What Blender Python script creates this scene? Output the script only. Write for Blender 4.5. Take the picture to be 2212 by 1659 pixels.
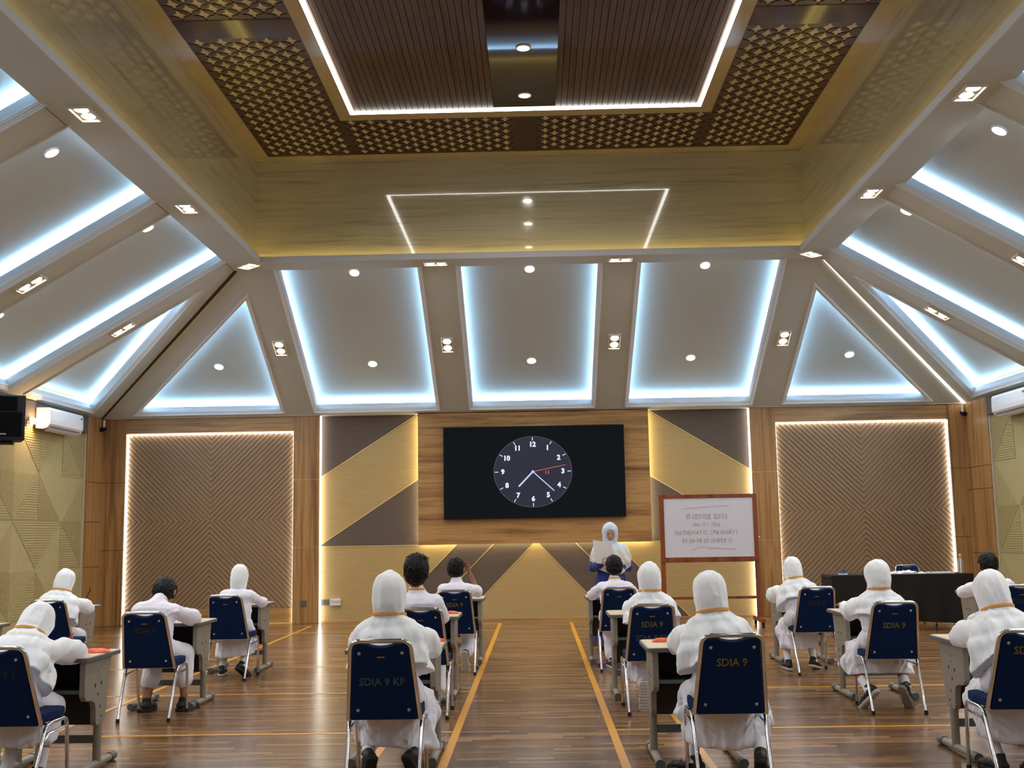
import bpy, bmesh, math, random
import numpy as np
from mathutils import Vector, Matrix, Euler
for o in list(bpy.data.objects): bpy.data.objects.remove(o)
SC = bpy.context.scene; COL = SC.collection
random.seed(4); rng = np.random.default_rng(4)
# ---------------------------------------------------------------- camera, world, exposure
F_PX, YAW, PITCH, ROLL, CAM_H = 2411.64, .0197333, .1326336, -.0165562, 1.42
def cam_axes():
    cy, sy, cp, sp = math.cos(YAW), math.sin(YAW), math.cos(PITCH), math.sin(PITCH)
    w = Vector((-sy*cp, cy*cp, sp)); r = Vector((cy, sy, 0)); u = r.cross(w)
    cr, sr = math.cos(ROLL), math.sin(ROLL)
    return cr*r+sr*u, -sr*r+cr*u, w
cam = bpy.data.objects.new('camera', bpy.data.cameras.new('camera')); COL.objects.link(cam)
r_, u_, w_ = cam_axes()
cam.matrix_world = Matrix(((r_.x, u_.x, -w_.x, 0), (r_.y, u_.y, -w_.y, 0), (r_.z, u_.z, -w_.z, CAM_H), (0, 0, 0, 1)))
cam.data.sensor_fit = 'HORIZONTAL'; cam.data.sensor_width = 36; cam.data.lens = F_PX/2212*36
cam.data.clip_start = .05; cam.data.clip_end = 100
SC.camera = cam
world = bpy.data.worlds.new('world'); SC.world = world; world.use_nodes = True
world.node_tree.nodes['Background'].inputs[0].default_value = (.6, .62, .7, 1)
world.node_tree.nodes['Background'].inputs[1].default_value = .02
SC.view_settings.view_transform = 'Standard'; SC.view_settings.look = 'None'
SC.view_settings.gamma = 1; SC.view_settings.use_curve_mapping = False
SC.view_settings.exposure = 0.0
P_ROUND, P_TWIN = 16.0, 10.2      # watts of one round downlight / of one twin spot
E_COVE, E_STRIP, E_WARM = 30.0, 9.0, 9.0
# ---------------------------------------------------------------- materials
def srgb(r, g, b):
    return tuple(((c/255)/12.92 if c/255 <= .04045 else ((c/255+.055)/1.055)**2.4) for c in (r, g, b))+(1,)
class NT:
    def __init__(s, name):
        s.m = bpy.data.materials.new(name); s.m.use_nodes = True; s.t = s.m.node_tree
        s.b = s.t.nodes['Principled BSDF']; s.n = s.t.nodes
    def new(s, typ, **kw):
        n = s.n.new(typ)
        for k, v in kw.items():
            if hasattr(n, k): setattr(n, k, v)
            else: n.inputs[k].default_value = v
        return n
    def link(s, a, b): s.t.links.new(a, b)
    def math(s, op, a, b=None, c=None):
        n = s.n.new('ShaderNodeMath'); n.operation = op
        for i, v in enumerate((a, b, c)):
            if v is None: continue
            if isinstance(v, (int, float)): n.inputs[i].default_value = v
            else: s.link(v, n.inputs[i])
        return n.outputs[0]
    def ramp(s, fac, stops):
        n = s.n.new('ShaderNodeValToRGB'); e = n.color_ramp.elements
        while len(e) < len(stops): e.new(.5)
        for k, (p, c) in zip(e, stops): k.position = p; k.color = c
        s.link(fac, n.inputs[0]); return n.outputs[0]
    def coords(s, scale=(1, 1, 1), rot=(0, 0, 0)):
        g = s.n.new('ShaderNodeNewGeometry'); m = s.n.new('ShaderNodeMapping')
        s.link(g.outputs['Position'], m.inputs[0]); m.inputs['Scale'].default_value = scale; m.inputs['Rotation'].default_value = rot
        return m.outputs[0]
    def obj_coords(s, scale=(1, 1, 1)):
        g = s.n.new('ShaderNodeTexCoord'); m = s.n.new('ShaderNodeMapping')
        s.link(g.outputs['Object'], m.inputs[0]); m.inputs['Scale'].default_value = scale
        return m.outputs[0]
    def noise(s, vec, scale=5, detail=3, rough=.5, dist=0):
        n = s.n.new('ShaderNodeTexNoise'); s.link(vec, n.inputs['Vector'])
        n.inputs['Scale'].default_value = scale; n.inputs['Detail'].default_value = detail
        n.inputs['Roughness'].default_value = rough; n.inputs['Distortion'].default_value = dist
        return n.outputs[0]
    def bump(s, h, strength=.2, dist=.01):
        n = s.n.new('ShaderNodeBump'); s.link(h, n.inputs['Height']); n.inputs['Strength'].default_value = strength
        n.inputs['Distance'].default_value = dist; s.link(n.outputs[0], s.b.inputs['Normal'])
def mat(name, col, rough=.6, metal=0, spec=.5, emit=None, es=0, noise=0, nscale=40, bump=0, coat=0, sheen=0):
    t = NT(name); t.b.inputs['Base Color'].default_value = col; t.b.inputs['Roughness'].default_value = rough
    t.b.inputs['Metallic'].default_value = metal; t.b.inputs['Specular IOR Level'].default_value = spec
    t.b.inputs['Coat Weight'].default_value = coat; t.b.inputs['Sheen Weight'].default_value = sheen
    if emit: t.b.inputs['Emission Color'].default_value = emit; t.b.inputs['Emission Strength'].default_value = es
    if noise or bump:
        f = t.noise(t.coords(), nscale, 4)
        if noise:
            d = tuple(c*(1-noise) for c in col[:3])+(1,); l = tuple(min(1, c*(1+noise)) for c in col[:3])+(1,)
            t.link(t.ramp(f, [(.3, d), (.7, l)]), t.b.inputs['Base Color'])
        if bump: t.bump(f, bump, .004)
    return t.m
def wood(name, dark, mid, light, axis='Z', band=9, rough=.35, seamz=None):
    t = NT(name)
    st = {'Z': (band, band, .35), 'X': (.45, band, band), 'Y': (band, .45, band)}[axis]
    f = t.noise(t.coords(st), 1.0, 5, .55, .35); g = t.noise(t.coords(tuple(k*6 for k in st)), 1.0, 3, .6)
    h = t.math('ADD', t.math('MULTIPLY', f, .8), t.math('MULTIPLY', g, .22))
    t.link(t.ramp(h, [(.34, dark), (.47, mid), (.56, light), (.64, mid)]), t.b.inputs['Base Color'])
    t.b.inputs['Roughness'].default_value = rough
    return t.m
M = {}
M['plaster'] = mat('painted_plaster', srgb(198, 200, 194), .85, noise=.02, nscale=3)
M['cove_paint'] = mat('cove_white_paint', srgb(206, 208, 212), .8)
M['panel_paint'] = mat('coffer_panel_paint', srgb(198, 200, 190), .85)
M['moulding'] = mat('white_moulding', srgb(226, 228, 230), .5)
M['led_blue'] = mat('cool_blue_led', (0, 0, 0, 1), .5, emit=(.38, .66, 1, 1), es=E_COVE)
M['led_white'] = mat('white_led', (0, 0, 0, 1), .5, emit=(1, 1, .93, 1), es=E_STRIP)
M['led_cool'] = mat('white_led_wall', (0, 0, 0, 1), .5, emit=(1, .97, .60, 1), es=E_STRIP*1.7)
M['led_yellow'] = mat('warm_led', (0, 0, 0, 1), .5, emit=(1, .74, .2, 1), es=E_WARM)
M['lamp'] = mat('lamp_disc', (0, 0, 0, 1), .5, emit=(1, .86, .70, 1), es=22)
M['lamp_frame'] = mat('lamp_frame_white', srgb(225, 220, 205), .4)
M['lamp_inner'] = mat('lamp_recess', srgb(104, 96, 80), .4)
M['pillar'] = wood('teak_veneer_vertical', srgb(116, 80, 42), srgb(156, 112, 64), srgb(182, 138, 84), 'Z', 9, .4)
M['wood_h'] = wood('teak_veneer_horizontal', srgb(112, 76, 40), srgb(164, 120, 70), srgb(188, 144, 88), 'X', 9, .4)
M['wood_hy'] = wood('teak_veneer_side', srgb(112, 72, 38), srgb(150, 102, 58), srgb(172, 124, 74), 'Y', 9, .4)
M['slat_tan'] = mat('mocha_batten', srgb(148, 120, 90), .55, noise=.03, nscale=20)
M['slat_back'] = mat('mocha_backing', srgb(146, 116, 94), .7)
M['relief'] = mat('straw_relief', srgb(180, 164, 116), .75, noise=.08, nscale=30)
M['white_trim'] = mat('white_edge_trim', srgb(190, 180, 160), .5)
M['dark_board'] = mat('dark_grey_board', srgb(86, 78, 74), .7, noise=.04, nscale=60)
M['brass'] = mat('brass_trim', srgb(244, 222, 140), .3, metal=.35)
M['groove'] = mat('dark_groove', srgb(58, 48, 40), .8)
def fabric(name, a, b):
    t = NT(name); f = t.noise(t.coords((2, 2, 60)), 2.2, 4, .6)
    t.link(t.ramp(f, [(.35, a), (.65, b)]), t.b.inputs['Base Color']); t.b.inputs['Roughness'].default_value = .75
    return t.m
M['tan'] = fabric('tan_fabric', srgb(176, 146, 94), srgb(186, 157, 104))
M['brown'] = fabric('brown_fabric', srgb(92, 76, 66), srgb(102, 86, 76))
def marble():
    t = NT('striped_stone'); v = t.coords((.5, .5, 13)); f = t.noise(v, 1.0, 6, .62, .5)
    t.link(t.ramp(f, [(.28, srgb(160, 150, 124)), (.42, srgb(190, 180, 150)), (.56, srgb(202, 192, 162)), (.74, srgb(180, 170, 142))]), t.b.inputs['Base Color'])
    t.b.inputs['Roughness'].default_value = .10; t.b.inputs['Coat Weight'].default_value = 1; t.b.inputs['Coat Roughness'].default_value = .03; t.b.inputs['Coat IOR'].default_value = 1.7
    n2 = t.noise(t.coords((1, 1, 1.6)), 1.7, 2, .5); t.bump(n2, .16, .02)
    return t.m
M['marble'] = marble()
M['frame_cream'] = mat('cream_gloss_frame', srgb(188, 170, 130), .15, noise=.05, nscale=3)
M['cream_back'] = mat('cream_panel', srgb(216, 204, 168), .25)
M['lattice'] = mat('brown_lattice', srgb(66, 36, 24), .3)
M['gloss_dark'] = mat('dark_gloss_panel', srgb(40, 20, 16), .06, spec=.7)
M['band_dark'] = mat('dark_brown_band', srgb(58, 28, 20), .12)
M['ceil_slat'] = wood('walnut_slat', srgb(56, 36, 23), srgb(80, 54, 36), srgb(96, 67, 46), 'Y', 12, .5)
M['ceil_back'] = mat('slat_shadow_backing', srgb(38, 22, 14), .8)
M['black_plastic'] = mat('black_plastic', srgb(15, 17, 22), .6, spec=.3)
M['black_matte'] = mat('black_grille', srgb(7, 8, 11), .9, spec=.1)
M['white_plastic'] = mat('white_plastic', srgb(222, 222, 224), .35)
M['grey_plastic'] = mat('grey_plastic', srgb(96, 90, 84), .5)
M['court_line_paint'] = mat('yellow_court_paint', srgb(214, 152, 40), .3, noise=.05, nscale=4)  # yellow paint of the court lines
def floor_mat():
    t = NT('strip_parquet'); g = t.n.new('ShaderNodeNewGeometry'); s = t.n.new('ShaderNodeSeparateXYZ'); t.link(g.outputs['Position'], s.inputs[0])
    row = t.math('FLOOR', t.math('DIVIDE', s.outputs[1], .058))
    wr = t.n.new('ShaderNodeTexWhiteNoise'); wr.noise_dimensions = '1D'; t.link(row, wr.inputs['W'])
    xs = t.math('ADD', t.math('DIVIDE', s.outputs[0], .62), t.math('MULTIPLY', wr.outputs[0], 17.3))
    colm = t.math('FLOOR', xs)
    cb = t.n.new('ShaderNodeCombineXYZ'); t.link(row, cb.inputs[0]); t.link(colm, cb.inputs[1])
    wn = t.n.new('ShaderNodeTexWhiteNoise'); wn.noise_dimensions = '2D'; t.link(cb.outputs[0], wn.inputs['Vector'])
    gr = t.noise(t.coords((2.2, 34, 1)), 1.4, 5, .65)
    h = t.math('ADD', t.math('MULTIPLY', wn.outputs[0], .56), t.math('MULTIPLY', gr, .48))
    c = t.ramp(h, [(.16, srgb(80, 55, 34)), (.42, srgb(110, 79, 50)), (.64, srgb(130, 96, 62)), (.88, srgb(168, 130, 88))])
    fy = t.math('FRACT', t.math('DIVIDE', s.outputs[1], .058)); fx = t.math('FRACT', xs)
    seam = t.math('MAXIMUM', t.math('LESS_THAN', fy, .05), t.math('LESS_THAN', fx, .006))
    mx = t.n.new('ShaderNodeMix'); mx.data_type = 'RGBA'; t.link(t.math('MULTIPLY', seam, .55), mx.inputs[0])
    t.link(c, mx.inputs[6]); mx.inputs[7].default_value = srgb(60, 36, 22); t.link(mx.outputs[2], t.b.inputs['Base Color'])
    t.b.inputs['Roughness'].default_value = .2
    t.link(t.math('ADD', t.math('MULTIPLY', gr, .16), .14), t.b.inputs['Roughness'])
    t.bump(t.noise(t.coords((1.2, 22, 1)), 1.6, 2, .5), .22, .006)
    return t.m
M['floor'] = floor_mat()
# ---------------------------------------------------------------- mesh helpers
class MB:
    def __init__(s): s.v = []; s.f = []
    def add(s, vs, fs):
        k = len(s.v); s.v += [tuple(v) for v in vs]; s.f += [tuple(i+k for i in f) for f in fs]; return s
    def box(s, x0, x1, y0, y1, z0, z1):
        v = [(x, y, z) for x in (x0, x1) for y in (y0, y1) for z in (z0, z1)]
        return s.add(v, [(0, 1, 3, 2), (4, 6, 7, 5), (0, 4, 5, 1), (2, 3, 7, 6), (0, 2, 6, 4), (1, 5, 7, 3)])
    def prism(s, poly, fn, h0, h1):      # poly 2-D, fn(u,v,h)->3-D
        n = len(poly); v = [fn(u, w, h0) for u, w in poly]+[fn(u, w, h1) for u, w in poly]
        return s.add(v, [tuple(range(n))[::-1], tuple(range(n, 2*n))]+[(i, (i+1) % n, n+(i+1) % n, n+i) for i in range(n)])
    def tube(s, pts, r, n=10, closed=False, cap=True):
        P = [Vector(p) for p in pts]; m = len(P); base = len(s.v); up = None; rr = r if isinstance(r, (list, tuple)) else [r]*m
        for i in range(m):
            a = P[(i-1) % m] if (closed or i > 0) else P[i]; b = P[(i+1) % m] if (closed or i < m-1) else P[i]
            d = (b-a).normalized()
            if up is None: up = d.orthogonal().normalized()
            up = (up-d*up.dot(d)); up = up.normalized() if up.length > 1e-6 else d.orthogonal().normalized()
            q = d.cross(up)
            for k in range(n):
                an = 2*math.pi*k/n; s.v.append(tuple(P[i]+(up*math.cos(an)+q*math.sin(an))*rr[i]))
        for i in range(m if closed else m-1):
            j = (i+1) % m
            for k in range(n):
                l = (k+1) % n; s.f.append((base+i*n+k, base+i*n+l, base+j*n+l, base+j*n+k))
        if cap and not closed:
            s.f.append(tuple(base+k for k in range(n))[::-1]); s.f.append(tuple(base+(m-1)*n+k for k in range(n)))
        return s
    def lathe(s, prof, fn, n=20):       # prof (r,h), fn(x,y,h)->3-D
        base = len(s.v)
        for r, h in prof:
            for k in range(n):
                a = 2*math.pi*k/n; s.v.append(tuple(fn(r*math.cos(a), r*math.sin(a), h)))
        for i in range(len(prof)-1):
            for k in range(n):
                l = (k+1) % n; s.f.append((base+i*n+k, base+i*n+l, base+(i+1)*n+l, base+(i+1)*n+k))
        s.f.append(tuple(base+k for k in range(n))); s.f.append(tuple(base+(len(prof)-1)*n+k for k in range(n))); return s
    def mesh(s, name, m, smooth=False):
        me = bpy.data.meshes.new(name); me.from_pydata(s.v, [], s.f); me.materials.append(m)
        if smooth: me.polygons.foreach_set('use_smooth', [True]*len(me.polygons)); me.set_sharp_from_angle(angle=math.radians(40)) if hasattr(me, 'set_sharp_from_angle') else None
        me.update(); return me
    def build(s, name, m, parent=None, smooth=False, loc=None):
        return link(name, s.mesh(name, m, smooth), parent, loc)
def link(name, me, parent=None, loc=None):
    o = bpy.data.objects.new(name, me); COL.objects.link(o)
    if parent: o.parent = parent
    if loc is not None: o.location = loc
    return o
def empty(name, loc=(0, 0, 0), rz=0, parent=None):
    o = bpy.data.objects.new(name, None); COL.objects.link(o); o.location = loc; o.rotation_euler = (0, 0, rz); o.empty_display_size = .1
    if parent: o.parent = parent
    return o
def tag(o, label, cat, group=None):
    o['label'] = label; o['category'] = cat
    if group: o['group'] = group
    return o
def struct(o): o['kind'] = 'structure'; return o
def copy_tree(o, parent=None):
    c = o.copy(); COL.objects.link(c)
    if parent: c.parent = parent
    for ch in list(o.children): copy_tree(ch, c)
    return c
def bevel(me, w=.005, seg=2):
    b = bmesh.new(); b.from_mesh(me); bmesh.ops.bevel(b, geom=b.edges[:], offset=w, segments=seg, affect='EDGES', profile=.7, clamp_overlap=True)
    b.to_mesh(me); b.free(); me.update(); return me
def clip_poly(P, a, b):                 # keep the part of P left of a->b
    out = []; n = len(P)
    side = lambda p: (b[0]-a[0])*(p[1]-a[1])-(b[1]-a[1])*(p[0]-a[0])
    for i in range(n):
        p, q = P[i], P[(i+1) % n]; sp, sq = side(p), side(q)
        if sp >= 0: out.append(p)
        if (sp > 0 > sq) or (sp < 0 < sq):
            t = sp/(sp-sq); out.append((p[0]+t*(q[0]-p[0]), p[1]+t*(q[1]-p[1])))
    return out
def clip_to(P, Q):
    for i in range(len(Q)):
        P = clip_poly(P, Q[i], Q[(i+1) % len(Q)])
        if len(P) < 3: return []
    return P
def area(P): return .5*sum(P[i][0]*P[(i+1) % len(P)][1]-P[(i+1) % len(P)][0]*P[i][1] for i in range(len(P)))
def offset_poly(P, d):                  # inward offset of a CCW convex polygon; d scalar or list per edge
    n = len(P); L = []
    for i in range(n):
        a, b = P[i], P[(i+1) % n]; dx, dy = b[0]-a[0], b[1]-a[1]; l = math.hypot(dx, dy); k = d[i] if isinstance(d, (list, tuple)) else d
        L.append(((a[0]-dy/l*k, a[1]+dx/l*k), (dx/l, dy/l)))
    out = []
    for i in range(n):
        (p, u), (q, w) = L[i-1], L[i]; den = u[0]*w[1]-u[1]*w[0]
        t = ((q[0]-p[0])*w[1]-(q[1]-p[1])*w[0])/den; out.append((p[0]+u[0]*t, p[1]+u[1]*t))
    return out
# ---------------------------------------------------------------- room numbers (metres)
XL, XR, D, YF = -7.32, 7.17, 18.62, -5.25
Z1, Z2, INS = 3.43, 5.21, 3.05
RX0, RX1, RY0, RY1 = -4.24, 4.16, YF+INS, D-3.05
AL = math.atan2(Z2-Z1, INS); CA, SA = math.cos(AL), math.sin(AL); LEN = INS/CA
REC = .12                                # recess of the wall panels behind the pillar face
def bx(name, m, parent, *a, kind=None, bev=0):
    o = MB().box(*a).build(name, m, parent)
    if bev: bevel(o.data, bev)
    return o
# ---------------------------------------------------------------- floor
fl = struct(bx('floor', M['floor'], None, XL-.3, XR+.3, YF-.3, D+.3, -.1, 0))
def line(x0, x1, y0, y1): bx('court_line', M['court_line_paint'], fl, x0, x1, y0, y1, 0, .003 if y1-y0 > 1 else .0018)
for xx, w, y0, y1 in ((-.607, .05, -3, 18.1), (.517, .05, -3, 18.1), (-1.07, .045, -3, 10.3), (1.035, .045, -3, 16.8), (-3.62, .045, -3, 18.1)):
    line(xx-w/2*1.1, xx+w/2*1.1, y0, y1)
for yy in (8.33, 10.4, 12.5, 16.8, 18.1):
    line(XL+.9, -.607, yy-.022, yy+.022); line(.517, XR-.7, yy-.022, yy+.022)
# ---------------------------------------------------------------- back wall
wb = struct(empty('wall_back'))
bx('wall_core', M['tan'], wb, XL-.3, XR+.3, D+.16, D+.3, -.1, Z1+.3)
bx('ceiling_return', M['plaster'], wb, XL-.2, XR+.2, D-.02, D+.3, Z1, Z1+.1)
K = (D+REC)/D
def P(x, z): return (x*K, CAM_H+(z-CAM_H)*K)
def back(u, v, h): return (u, D+h, v)     # h grows away from the room
# pillars and corner panels: boards with recessed joints
def pillar(x0, x1, m, y0=D, joints=(0, 1.24, 2.36, Z1), jm='brass'):
    for a, b in zip(joints[:-1], joints[1:]):
        bx('pillar_board', m, wb, x0, x1, y0, D+.17, a+.004, b-.004)
    bx('joint_backing', M[jm], wb, x0+.004, x1-.004, y0+.006, D+.17, .01, Z1-.01)
pillar(-4.05, -3.61, M['pillar']); pillar(3.585, 4.01, M['pillar'])
pillar(XL-.1, -6.885, M['pillar'], jm='groove'); pillar(6.865, XR+.1, M['pillar'], jm='groove')
# chevron batten panels
def chevron(x0, x1, z0, z1):
    b = bx('panel_backing', M['slat_back'], wb, x0-.05, x1+.05, D+REC+.012, D+.17, z0-.05, z1+.05)
    xm, zm = (x0+x1)/2, (z0+z1)/2; pitch = .0895; w = .073
    quads = [((x0, zm, xm, z1), -1), ((xm, zm, x1, z1), 1), ((x0, z0, xm, zm), 1), ((xm, z0, x1, zm), -1)]
    for qi, ((a, c, b_, d), sgn) in enumerate(quads):
        rect = [(a, c), (b_, c), (b_, d), (a, d)]
        for k in range(-40, 70):
            # band between the lines z = sgn*(x-a)+k*pitch(+w)
            o = c+k*pitch-(b_-a if sgn > 0 else 0)
            if sgn > 0: ln = [(a-.2, o-.2), (b_+.2, o+(b_-a)+.2), (b_+.2, o+(b_-a)+.2+w), (a-.2, o-.2+w)]
            else: ln = [(a-.2, o+.2), (b_+.2, o-(b_-a)-.2), (b_+.2, o-(b_-a)-.2+w), (a-.2, o+.2+w)]
            q = clip_to(ln, rect)
            if len(q) >= 3 and area(q) > 3e-4:
                MB().prism(q, back, REC-.008, REC+.013).build('batten', M['slat_tan'], wb)
    # header, baseboard
    bx('header_board', M['wood_h'], wb, x0, x1, D+.02, D+.17, z1+.012, Z1)
    bx('baseboard_panel', M['wood_h'], wb, x0, x1, D+REC-.02, D+.17, .02, z0-.004)
    bx('floor_trim', M['brass'], wb, x0, x1, D+REC-.03, D+.17, .0, .018)
for nm, x0, x1 in (('left', -6.885, -4.05), ('right', 4.01, 6.865)):
    chevron(x0, x1, .262, 3.17)
    t = empty('led_strip', (x0, D, 0), parent=wb); t['label'] = 'white LED light line framing the %s chevron panel' % nm
    for k, a in enumerate(((0, .016, .07, .1, .02, 3.17), (x1-x0-.016, x1-x0, .07, .1, .02, 3.17), (.016, x1-x0-.016, .07, .1, 3.154, 3.17))):
        bx('led_line', M['led_white'], t, *a)
# centre bay: fabric field with brass seams
def fpoly(poly, m, name, h0=REC-.006, h1=.17):
    q = [P(*p) for p in poly]
    if area(q) < 0: q = q[::-1]
    return MB().prism(q, back, h0, h1).build(name, m, wb)
CX0, CX1, WX0, WX1 = -3.60, 3.575, -1.962, 1.90
fpoly([(CX0, 2.38), (WX0+.1, 3.46), (CX0, 3.46)], M['brown'], 'fabric_panel')
fpoly([(CX0, 1.255), (WX0+.1, 2.385), (WX0+.1, 3.46), (CX0, 2.38)], M['tan'], 'fabric_panel')
fpoly([(CX0, 1.245), (WX0+.1, 1.245), (WX0+.1, 2.385), (CX0, 1.255)], M['brown'], 'fabric_panel')
fpoly([(WX1-.1, 3.46), (CX1, 2.385), (CX1, 3.46)], M['brown'], 'fabric_panel')
fpoly([(WX1-.1, 2.375), (CX1, 1.30), (CX1, 2.385), (WX1-.1, 3.46)], M['tan'], 'fabric_panel')
fpoly([(WX1-.1, 1.245), (CX1, 1.245), (CX1, 1.30), (WX1-.1, 2.375)], M['brown'], 'fabric_panel')
T = 1.245
fpoly([(CX0, 0), (-2.56, 0), (-1.325, T), (CX0, T)], M['tan'], 'fabric_panel')
fpoly([(-2.56, 0), (-1.95, 0), (-.715, T), (-1.325, T)], M['brown'], 'fabric_panel')
fpoly([(-1.95, 0), (-1.29, 0), (-.055, T), (-.715, T)], M['brown'], 'fabric_panel')
fpoly([(-1.29, 0), (1.21, 0), (.025, T), (-.055, T)], M['tan'], 'fabric_panel')
fpoly([(1.21, 0), (1.87, 0), (.64, T), (.025, T)], M['brown'], 'fabric_panel')
fpoly([(1.87, 0), (2.5, 0), (1.27, T), (.64, T)], M['brown'], 'fabric_panel')
fpoly([(2.5, 0), (CX1, 0), (CX1, T), (1.27, T)], M['tan'], 'fabric_panel')
def seam(a, b, w=.011, m=None, h=REC-.012):
    a, b = P(*a), P(*b); dx, dz = b[0]-a[0], b[1]-a[1]; l = math.hypot(dx, dz); n = (-dz/l*w/2, dx/l*w/2)
    MB().prism([(a[0]-n[0], a[1]-n[1]), (b[0]-n[0], b[1]-n[1]), (b[0]+n[0], b[1]+n[1]), (a[0]+n[0], a[1]+n[1])], back, h, REC).build('brass_seam', m or M['brass'], wb)
for a, b in (((CX0, 2.38), (-1.97, 3.415)), ((CX0, 1.26), (-1.97, 2.33)), ((1.905, 3.415), (CX1, 2.39)), ((1.905, 2.33), (CX1, 1.30)), ((CX0, T), (-1.95, T)), ((1.92, T), (CX1, T)),
             ((-1.325, T), (-2.56, 0)), ((-.715, T), (-1.95, 0)), ((-.055, T), (-1.29, 0)), ((.025, T), (1.21, 0)), ((.64, T), (1.87, 0)), ((1.27, T), (2.5, 0))):
    seam(a, b)
MBo = bx('floor_trim', M['wood_h'], wb, CX0, CX1, D+REC-.03, D+.17, 0, .02)
# central timber feature panel
cp = bx('timber_feature_panel', M['wood_h'], wb, -1.957, 1.897, D-.02, D+.005, 1.245, Z1+.02)
bx('panel_spacer', M['wood_h'], wb, -1.86, 1.80, D+.005, D+.17, 1.34, Z1)
t = empty('led_strip', (0, D, 0), parent=wb)
bx('led_line', M['led_cool'], t, -1.935, -1.915, .03, .06, 1.30, 3.40); bx('led_line', M['led_cool'], t, 1.855, 1.875, .03, .06, 1.30, 3.40)
bx('led_line', M['led_cool'], t, -1.935, 1.875, .03, .06, 1.27, 1.29)
for nm, x0, x1 in (('left', CX0-.01, CX0+.008), ('right', CX1-.008, CX1+.01)):
    t = empty('led_strip', (0, D, 0), parent=wb)
    bx('led_line', M['led_white'], t, x0, x1, .045, .085, .01, Z1-.01)
# ---------------------------------------------------------------- side walls
def side_wall(side):
    s = 1 if side == 'left' else -1; X = XL if side == 'left' else XR; y1 = 17.93 if side == 'left' else 17.62
    w = struct(empty('wall_'+side))
    def fn(u, v, h): return (X+s*h, u, v)          # h into the room
    bx('wall_core', M['relief'], w, *( (X-.25, X-.012) if s > 0 else (X+.012, X+.25)), YF-.3, D+.3, -.1, Z1+.4)
    for a, b in ((0, .98), (.98, 1.71 if s > 0 else 2.0), (1.71 if s > 0 else 2.0, 2.36), (2.36, Z1)):
        MB().prism([(y1+.03, a+.004), (D+.02, a+.004), (D+.02, b-.004), (y1+.03, b-.004)], fn, -.03, .045).build('pillar_board', M['pillar'], w)
    MB().prism([(y1-.01, 0), (y1+.03, 0), (y1+.03, 3.15), (y1-.01, 3.15)], fn, -.02, .03).build('edge_trim', M['white_trim'], w)
    MB().prism([(YF, 3.14), (y1+.03, 3.14), (y1+.03, Z1), (YF, Z1)], fn, -.02, .05).build('header_board', M['dark_board'], w)
    MB().prism([(YF, 0), (y1, 0), (y1, .09), (YF, .09)], fn, -.02, .02).build('skirting_board', M['wood_hy'], w)
    rows = (.09, .30, 1.0, 1.71, 2.4, 3.14); cw = .8; c = y1
    j = 0
    while c > 9.0:
        a = c-cw
        for i in range(5):
            z0, z1 = rows[i], rows[i+1]; up = (i+j) % 2 == 0
            A, B, C_, E_ = (a, z0), (c, z0), (c, z1), (a, z1)
            tri = [(A, B, E_), (B, C_, E_)] if up else [(A, B, C_), (A, C_, E_)]
            if i == 0: tri = [(A, B, C_, E_)]
            for k, T_ in enumerate(tri):
                T_ = list(T_); T_ = T_ if area(T_) > 0 else T_[::-1]
                mode = (k+j+(0 if up else 1)) % 3
                mb = MB(); mb.prism(T_, fn, -.014, 0)
                if mode == 0: p, wd, ang = .036, .023, 0
                elif mode == 1: p, wd, ang = .030, .020, (math.atan2(z1-z0, -cw) if up else math.atan2(z1-z0, cw))+.0
                else: p, wd, ang = .030, .022, math.pi/2
                ca, sa = math.cos(ang), math.sin(ang); mx, mz = (a+c)/2, (z0+z1)/2
                dep = .008 if mode != 2 else .004
                T2 = offset_poly(T_, .003)
                for q in (range(-30, 31) if mode != 2 else ()):
                    o = q*p; L = 1.2
                    strip = [(mx-L*ca-sa*o, mz-L*sa+ca*o), (mx+L*ca-sa*o, mz+L*sa+ca*o), (mx+L*ca-sa*(o+wd), mz+L*sa+ca*(o+wd)), (mx-L*ca-sa*(o+wd), mz-L*sa+ca*(o+wd))]
                    qq = clip_to(strip, T2)
                    if len(qq) >= 3 and abs(area(qq)) > 2e-4: mb.prism(qq, fn, 0, dep)
                mb.build('relief_tile', M['relief'], w)
        c = a; j += 1
    return w
side_wall('left'); side_wall('right')
wf = struct(bx('wall_front', M['tan'], None, XL-.3, XR+.3, YF-.3, YF, -.1, Z1+.3))
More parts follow.
